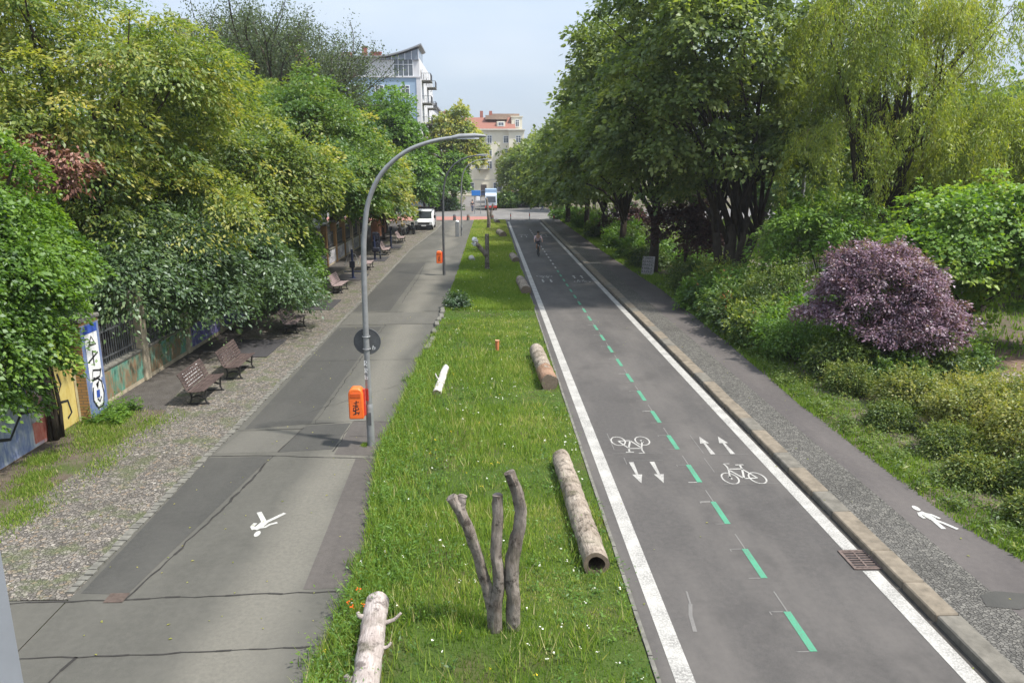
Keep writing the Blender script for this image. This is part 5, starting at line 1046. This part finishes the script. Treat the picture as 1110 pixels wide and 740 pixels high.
hl=['dark hedge shrub at the far end nearest the straight lime trunk','hedge shrub below the big lime stems','low hedge shrub with orange berries in the middle of the hedge','tall hedge shrub with orange berries behind the pavement edge','hedge shrub on the pavement edge before the berry shrubs','low hedge shrub hugging the pavement edge left of the purple tree','tall hedge shrub left behind the purple tree','rounded hedge shrub at the pavement under the purple branches','hedge shrub directly behind the purple trunk','hedge shrub closest to the camera at the purple tree','shrub hidden behind the purple crown','green shrub with few berries right of the purple crown']
for i,(x,y,r,h) in enumerate(hs): shrub(hl[i],x-.12,y,r,h*(1.3 if i%3==0 else 1.08),M[('leaf_shrub','leaf_mid','leaf_bright','leaf_yellow')[(i*3+i//3)%4]],170,48,100+i,(.11,.14,.17)[i%3],berries=(14 if i in(2,3,5,11) else 3 if i%2 else 0),group='hedge shrubs left of the purple tree',cr=.34,tm=.38+.1*math.sin(i*2.3))
ls=[(10.6,20.5,.5,.75),(11.6,19.0,.7,.75),(13.0,18.5,.9,.85),(10.3,17.6,.4,.4),(12.0,16.9,.95,1.2),(13.9,17.0,1.15,1.1),(10.7,15.7,.55,.55),(12.3,14.9,1.1,1.35),(14.0,15.0,1.1,1.1),(10.2,14.1,.4,.4),(11.4,13.2,.75,.85),(12.9,13.0,1.0,1.25),(10.3,12.3,.45,.45)]
ll=['small yellow green shrub at the pavement by the foot of the purple tree','sprawling pale shrub just in front of the sandy soil','pale shrub in front of the sandy soil at the right','low leafy cushion on the pavement edge below the purple tree','broad pale yellow shrub in the lower right bed','pale shrub at the right edge below the sandy soil','green cushion by the pavement in the lower right bed','broad olive shrub in the middle of the lower right bed','olive shrub on the right edge of the lower bed','low dark cushion above the walking man symbol','green shrub right of the walking man symbol','shrub at the right frame edge beside the walking man symbol','smallest low cushion nearest the bottom right corner']
for i,(x,y,r,h) in enumerate(ls): shrub(ll[i],x,y,r,h*(1.3 if i%2 else 1.1),M['leaf_pale'] if i in(1,2,4,5,7,8,11) else M['leaf_shrub'],230,60,130+i,.08 if i%3 else .065,group='low shrubs in the lower right bed',cr=.2+.08*(i%2),tm=.58+.1*math.sin(i*3.7),flat=.9,up=.3)
for i,(x,y,r,h,l) in enumerate(((11.0,21.9,.8,1.3,'dark green undergrowth at the left foot of the purple tree'),(12.3,20.9,.7,1.0,'leafy undergrowth right in front of the purple trunk'),(13.6,21.2,.8,1.3,'undergrowth with orange berries at the right foot of the purple tree'),(14.8,21.9,.8,1.2,'light green undergrowth at the far right foot of the purple tree'))):
    shrub(l,x,y,r,h,M['leaf_mid' if i%2 else 'leaf_shrub'],120,48,190+i,.12,berries=(8 if i==2 else 0),group='undergrowth below the purple tree',cr=.28,tm=.4)
fs=[(10.5,48,1.0,1.3),(11.6,50.5,1.3,1.7),(10.7,53,1.2,1.5),(12,56,1.6,2.0),(10.9,60,1.2,1.5),(12,64,1.5,1.9),(10.6,69,1.2,1.3),(11.6,73.5,1.6,1.8),(10.6,79,1.3,1.5),(12,84,1.8,1.8),(10.8,88,1.4,1.5),(13.5,47,1.2,1.3)]
for i,(x,y,r,h) in enumerate(fs): shrub(['bush right behind the leaning board','bush behind the straight lime trunk','bush on the far verge before the third lime','large bush under the third lime','bush on the far verge past the third lime','large bush under the fourth lime','low bush on the far verge by the fourth lime','large bush under the fifth lime','bush on the verge near the fifth lime','large bush under the last lime','last bush before the junction','bush on the grass behind the dark red tree'][i],x,y,r,h,M['leaf_bright'] if i%3 else M['leaf_shrub'],120,42,160+i,.2,group='bushes along the far right verge',cr=.42,tm=.32)
shrub('small dark bushy weed on the left edge of the grass strip',-1.5,34.6,.42,.6,M['leaf_grey'],50,40,180,.12,group='weeds on the grass strip',tm=.2)
shrub('small bush beside the box truck at the junction',3.0,121,1.6,2.3,M['leaf_mid'],90,40,181,.4,group='bushes past the junction',cr=.5)
shrub('dark bush before the black parked car',6.2,127,1.8,2.6,M['leaf_mid'],90,40,182,.4,group='bushes past the junction',cr=.5,tm=.3)
shrub('dark low hedge at the corner behind the farthest lamp',-6.5,115.2,2.2,1.8,M['leaf_grey'],90,40,183,.35,group='bushes past the junction',cr=.5,tm=.25)
shrub('low green bush by the thin post at the far right corner',10.5,95.5,2.0,1.3,M['leaf_bright'],110,40,184,.3,group='bushes past the junction',cr=.5,tm=.3)

# ------------------------------------------------------------------ grass, weeds and flowers (uncountable)
def blades(name,X,Y,z,h,w,tint,rng,lean=.5):
    n=len(X); a=rng.uniform(0,2*PI,n); ln=rng.uniform(.1,lean,n)*h; b_=rng.uniform(0,2*PI,n)
    P=np.stack([X,Y,np.full(n,z)],1); D=np.stack([np.cos(a),np.sin(a),0*a],1)*w[:,None]*.5; Tp=np.stack([np.cos(b_)*ln,np.sin(b_)*ln,h],1)
    V=np.stack([P-D,P+D,P+Tp],1); return tag(quads(name,V,tint,M['grass']),kind='stuff',label=None,cat='grass')
rng=np.random.default_rng(77)
def medx(Y): return np.interp(Y,[p[1] for p in MEDL],[p[0] for p in MEDL])
def n2(X,Y,f,ph): return lnoise(np.stack([X,Y,0*X],1),f,ph)
def field(n,y0,y1,pw):
    Y=y0+(y1-y0)*rng.random(n)**pw; l=medx(Y)-.12-np.where(Y<30,.18,.03)*np.maximum(0,np.sin(Y*2.3)+np.sin(Y*5.1)); X=l+(2.16-l)*rng.random(n); return X,Y
X,Y=field(190000,5.5,34,1.6)
tall=np.clip(.35+.5*n2(X,Y,1.1,2)+.55*np.clip((.2-X)/2.4,0,1),0,1.3)*np.clip(1.35-(Y-20)/14,.25,1)
pat=n2(X,Y,.9,7); dry=n2(X,Y,2.1,4)
keep=(rng.random(len(X))<np.clip(.72+.8*pat+.3*dry,.08,1))&(n2(X,Y,2.7,1.3)+.6*n2(X,Y,5.1,.4)+.15*rng.normal(size=len(X))<.95); X,Y,tall,pat,dry=[q[keep] for q in(X,Y,tall,pat,dry)]
h=(.035+.2*tall*rng.random(len(X))**1.2)*rng.uniform(.7,1.4,len(X)); w=.010+.0006*Y*rng.uniform(.7,1.3,len(X))
o=blades('grass',X,Y,.02,h,w,.56+.27*pat+.16*dry+.13*rng.normal(size=len(X))+np.where(rng.random(len(X))<.05+.09*(dry>.25),.38,0)-.1*(tall>.9),rng); o['label']='rough green grass on the near part of the planted strip'
X,Y=field(90000,34,93,1.25); pat=n2(X,Y,.5,7); h=(.07+.14*rng.random(len(X)))*(1+.4*pat); w=.02+.0011*Y*rng.uniform(.7,1.3,len(X))
o=blades('grass',X,Y,.02,h,w,.6+.14*pat+.1*rng.normal(size=len(X))+.22*np.clip((Y-45)/30,0,1),rng); o['label']='yellowish grass tinted brighter for sun on the far part of the planted strip'  # tint rises with distance, putting the far sunlight into the blade colour
# tall pale seed stalks and coarse tufts
qx=rng.uniform(-2.2,2.0,260); qy=6+26*rng.random(260)**1.3; kk=rng.integers(0,260,9000); X=qx[kk]+rng.normal(0,.16,9000); Y=qy[kk]+rng.normal(0,.18,9000); m=(X<2.12)&(X>medx(Y)-.1); X,Y=X[m],Y[m]
o=blades('coarse_tufts',X,Y,.02,(.08+.24*rng.random(len(X)))*np.clip(1.3-(Y-18)/18,.4,1),.014+.0006*Y,.6+.25*rng.normal(size=len(X))+.12*np.sin(kk[m]*1.7),rng,.8); o['label']='coarse taller tufts and pale stalks in the planted strip'
# broad leaved weeds
def weeds(name,X,Y,z,hs,size,per,mat,lab,tm=.4,ratio=.42):
    n=len(X)*per; ci=np.repeat(np.arange(len(X)),per); a=rng.uniform(0,2*PI,n); s=rng.random(n)
    hh=hs[ci]*s; P=np.stack([X[ci]+rng.normal(0,.05,n)*(1+hh*2),Y[ci]+rng.normal(0,.05,n)*(1+hh*2),z+hh],1)
    A=unit(np.stack([np.cos(a),np.sin(a),rng.uniform(-.2,.7,n)],1)); N=unit(np.stack([-np.cos(a)*.4,-np.sin(a)*.4,np.ones(n)],1)+rng.normal(0,.3,(n,3)))
    l=size*rng.uniform(.5,1.3,n)*(1.15-.6*s); V=leaf_geo(P,A,N,l,l*ratio); t=tm+np.repeat(rng.normal(0,.16,len(X)),per)+rng.normal(0,.08,n)
    return tag(quads(name,V,t,mat),lab,'weeds',kind='stuff')
X,Y=field(2300,5.5,34,1.4); k=rng.random(len(X))<np.clip(.4+.6*n2(X,Y,1.3,5)+.4*(X<-.4),.1,1); X,Y=X[k],Y[k]
weeds('meadow_weeds',X,Y,.02,rng.uniform(.06,.42,len(X))*np.clip(1.3-(Y-18)/16,.35,1),.075,18,M['leaf_bright'],'leafy meadow weeds among the grass of the strip',.36)
X,Y=field(420,5.5,26,1.3); X=medx(Y)+np.abs(rng.normal(0,.45,len(X)))-.15
weeds('edge_weeds',X,Y,.02,rng.uniform(.15,.6,len(X)),.11,18,M['leaf_bright'],'taller weeds along the left edge of the strip',.45,.26)
X,Y=field(15000,5.5,28,1.5); X=medx(Y)+np.abs(rng.normal(0,.55,len(X)))-.22; o=blades('edge_grass',X,Y,.02,(.08+.34*rng.random(len(X))**1.6)*np.clip(1.3-(Y-18)/18,.4,1),.012+.0006*Y,.58+.2*rng.normal(size=len(X)),rng,.8); o['label']='wild taller grass leaning over the left edge of the strip'
# flowers
X,Y=field(420,5.5,60,1.3); n=len(X); P=np.stack([X,Y,.06+.2*rng.random(n)],1); P=np.repeat(P,3,axis=0)+rng.normal(0,.012,(n*3,3)); m=n*3
l=rng.uniform(.014,.034,m)*(1+P[:,1]*.008); A=unit(rng.normal(size=(m,3))*[1,1,.2]); N=unit(rng.normal(0,.3,(m,3))+[0,0,1])
yel=np.repeat(n2(X,Y,.8,9)+rng.normal(0,.35,n)>.25,3); o=quads('meadow_flowers',leaf_geo(P,A,N,l,l*.95),np.where(yel,.75,.3),M['flower']); tag(o,'tiny white and yellow meadow flowers','flowers',kind='stuff')
P=np.array([(-1.98,10.0,.42),(-2.08,9.72,.38),(-2.03,9.65,.35),(-1.85,9.68,.34)]); P=np.repeat(P,5,axis=0)+rng.normal(0,.018,(20,3)); a=np.tile(np.arange(5)*2*PI/5,4); A=np.stack([np.cos(a),np.sin(a),.4+0*a],1); o=quads('poppies',leaf_geo(P,unit(A),unit(np.stack([-np.cos(a),-np.sin(a),1.5+0*a],1)),np.full(20,.032),np.full(20,.032)),np.full(20,.97),M['flower']); tag(o,'small orange red poppies beside the bleached log','flowers',kind='stuff')
# grass tufts elsewhere
def tuft(n,cx,cy,rx,ry): q=rng.normal(0,.5,(n,2)); return cx+q[:,0]*rx,cy+q[:,1]*ry
XX=[];YY=[]
for cx,cy,rx,ry,n in ((-10.2,18.9,.7,1.0,5200),(-9.6,17.6,.8,1.0,3200),(-10.3,16.3,.4,.5,1700),(-9.6,14.6,.5,.5,1500),(-9.1,13.5,.45,.7,1500),(-9.9,15.3,.4,.4,1400),(-8.8,16.0,.4,.9,700),(-8.9,18.8,.6,.7,900),(-9.4,12.3,.5,.7,900),(-3.02,16.95,.08,.1,160),(7.75,13.9,.09,.12,220)):
    x,y=tuft(n,cx,cy,rx,ry); XX.append(x);YY.append(y)
X=np.concatenate(XX);Y=np.concatenate(YY); n=len(X); o=blades('grass',X,Y,0,(.02+.09*rng.random(n)),.012+.012*rng.random(n),.6+.2*rng.normal(size=n),rng); o['label']='loose grass tufts on the rough soil by the painted wall'
X=rng.uniform(-10.7,-9.7,70); Y=rng.uniform(18.6,20.2,70); weeds('wall_weeds',X,Y,0,rng.uniform(.1,.5,70),.13,22,M['leaf_bright'],'bright weeds at the foot of the painted pillar',.4)
# right verge cover
nR=70000; Y=10+(82)*rng.random(nR)**1.5; e=np.interp(Y,[p[1] for p in WALKR],[p[0] for p in WALKR]); X=e-.06+np.abs(rng.normal(0,1.0,nR))*np.where(Y>40,1.3,.75); pat=n2(X,Y,1.2,3)
k=(rng.random(nR)<np.clip(.62+.8*pat,.06,1))&~((X>12.6)&(Y>19)&(Y<25)); X,Y,pat=X[k],Y[k],pat[k]; n=len(X); o=blades('verge_grass',X,Y,.10,(.03+.09*rng.random(n))*(1+.015*Y),.014+.0007*Y,.48+.14*pat+.12*rng.normal(size=n),rng); o['label']='uneven grass verge along the right pavement'
Y=11+26*rng.random(800); e=np.interp(Y,[p[1] for p in WALKR],[p[0] for p in WALKR]); X=e+.1+np.abs(rng.normal(0,.8,800)); k=~((X>12)&(Y>19.2)&(Y<24)); X,Y=X[k],Y[k]
weeds('bed_weeds',X,Y,.1,rng.uniform(.08,.4,len(X)),.11,18,M['leaf_shrub'],'low leafy ground cover in the right bed',.5)
# far park lawn and ground cover behind the fence
X=np.concatenate([rng.uniform(12.5,34,26000)]); Y=rng.uniform(24,92,26000); n=len(X); o=blades('park_lawn',X,Y,.1,.12+.2*rng.random(n),.06+.05*rng.random(n),.55+.15*n2(X,Y,.5,1)+.1*rng.normal(size=n),rng); o['label']='park lawn behind the right hand trees'
# fallen leaves
n=420; Y=6+28*rng.random(n)**1.3; X=rng.uniform(-9,10,n); X=np.where((X>2.4)&(X<6.4)&(rng.random(n)<.75),rng.uniform(-6.4,-2.4,n),X); z=np.where(X>6.6,.135,.012); P=np.stack([X,Y,z],1); a=rng.uniform(0,2*PI,n); A=np.stack([np.cos(a),np.sin(a),0*a],1); N=unit(np.stack([rng.normal(0,.2,n),rng.normal(0,.2,n),np.ones(n)],1)); l=rng.uniform(.03,.065,n); o=quads('fallen_leaves',leaf_geo(P,A,N,l,l*.6),rng.uniform(.6,1,n),M['leaf_pale']); tag(o,'scattered small fallen leaves on the pavements','leaves',kind='stuff')
# ------------------------------------------------------------------ light, sky, camera
SUN_EL=math.radians(59); sd=Vector((.92,-.38,0)).normalized()      # direction towards the sun, on the ground
w=bpy.data.worlds.new('World'); S.world=w; w.use_nodes=True; nt=w.node_tree
bg=nt.nodes['Background']; sky=nt.nodes.new('ShaderNodeTexSky'); sky.sky_type='NISHITA'; sky.sun_disc=False
sky.sun_elevation=SUN_EL; sky.sun_rotation=math.atan2(sd.x,sd.y); sky.altitude=50; sky.air_density=1.0; sky.dust_density=3.0; sky.ozone_density=1.5
tc=nt.nodes.new('ShaderNodeTexCoord'); sx=nt.nodes.new('ShaderNodeSeparateXYZ'); nt.links.new(tc.outputs['Generated'],sx.inputs[0])
mr=nt.nodes.new('ShaderNodeMapRange'); mr.inputs[1].default_value=0; mr.inputs[2].default_value=1; mr.inputs[3].default_value=1.0; mr.inputs[4].default_value=2.9; nt.links.new(sx.outputs[2],mr.inputs[0])
mp=nt.nodes.new('ShaderNodeMapping'); mp.inputs['Scale'].default_value=(1.5,1.5,5); nt.links.new(tc.outputs['Generated'],mp.inputs[0])
nz=nt.nodes.new('ShaderNodeTexNoise'); nz.inputs['Scale'].default_value=2.2; nz.inputs['Detail'].default_value=5; nt.links.new(mp.outputs[0],nz.inputs['Vector'])
vc=nt.nodes.new('ShaderNodeValToRGB'); vc.color_ramp.elements[0].position=.3; vc.color_ramp.elements[0].color=(2.3,2.75,3.4,1); vc.color_ramp.elements[1].position=.75; vc.color_ramp.elements[1].color=(3.0,3.3,3.7,1); nt.links.new(nz.outputs[0],vc.inputs[0])
sc=nt.nodes.new('ShaderNodeVectorMath'); sc.operation='SCALE'; nt.links.new(vc.outputs[0],sc.inputs[0]); nt.links.new(mr.outputs[0],sc.inputs['Scale'])
mx=nt.nodes.new('ShaderNodeMixRGB'); mx.inputs['Fac'].default_value=.75   # thin high overcast, brighter overhead
nt.links.new(sky.outputs[0],mx.inputs['Color1']); nt.links.new(sc.outputs[0],mx.inputs['Color2']); nt.links.new(mx.outputs[0],bg.inputs['Color']); bg.inputs['Strength'].default_value=.1
L=bpy.data.lights.new('sun','SUN'); L.energy=3.5; L.angle=math.radians(3); L.color=(1,.95,.87)
so=bpy.data.objects.new('sun',L); COL.objects.link(so); so.location=(30,-20,40)
d=Vector((sd.x*math.cos(SUN_EL),sd.y*math.cos(SUN_EL),math.sin(SUN_EL))); so.rotation_euler=d.to_track_quat('Z','Y').to_euler()
cam=bpy.data.cameras.new('camera'); co=bpy.data.objects.new('camera',cam); COL.objects.link(co); S.camera=co
cam.sensor_width=36; cam.lens=36*800/1110; cam.clip_end=2000; cam.clip_start=.05
pitch=math.atan(190/800); yaw=math.atan(27/math.hypot(800,190))
co.location=(0,0,6.6); co.rotation_euler=(PI/2-pitch,0,-yaw)
S.render.engine='CYCLES'; S.view_settings.view_transform='Standard'; S.view_settings.look='None'; S.view_settings.exposure=1.12; S.view_settings.gamma=1
S.cycles.max_bounces=6; S.cycles.transmission_bounces=4; S.cycles.diffuse_bounces=3; S.cycles.transparent_max_bounces=4

hz=bpy.data.materials.new('thin summer haze'); hz.use_nodes=True; ht=hz.node_tree; ht.nodes.remove(ht.nodes['Principled BSDF'])
pv=ht.nodes.new('ShaderNodeVolumePrincipled'); pv.inputs['Color'].default_value=(.9,.93,1,1); pv.inputs['Density'].default_value=.0003; pv.inputs['Anisotropy'].default_value=.2; ht.links.new(pv.outputs[0],ht.nodes['Material Output'].inputs['Volume'])
b=MB(); b.box((0,270,13.5),(840,700,30)); tag(b.build('haze',hz),kind='stuff')
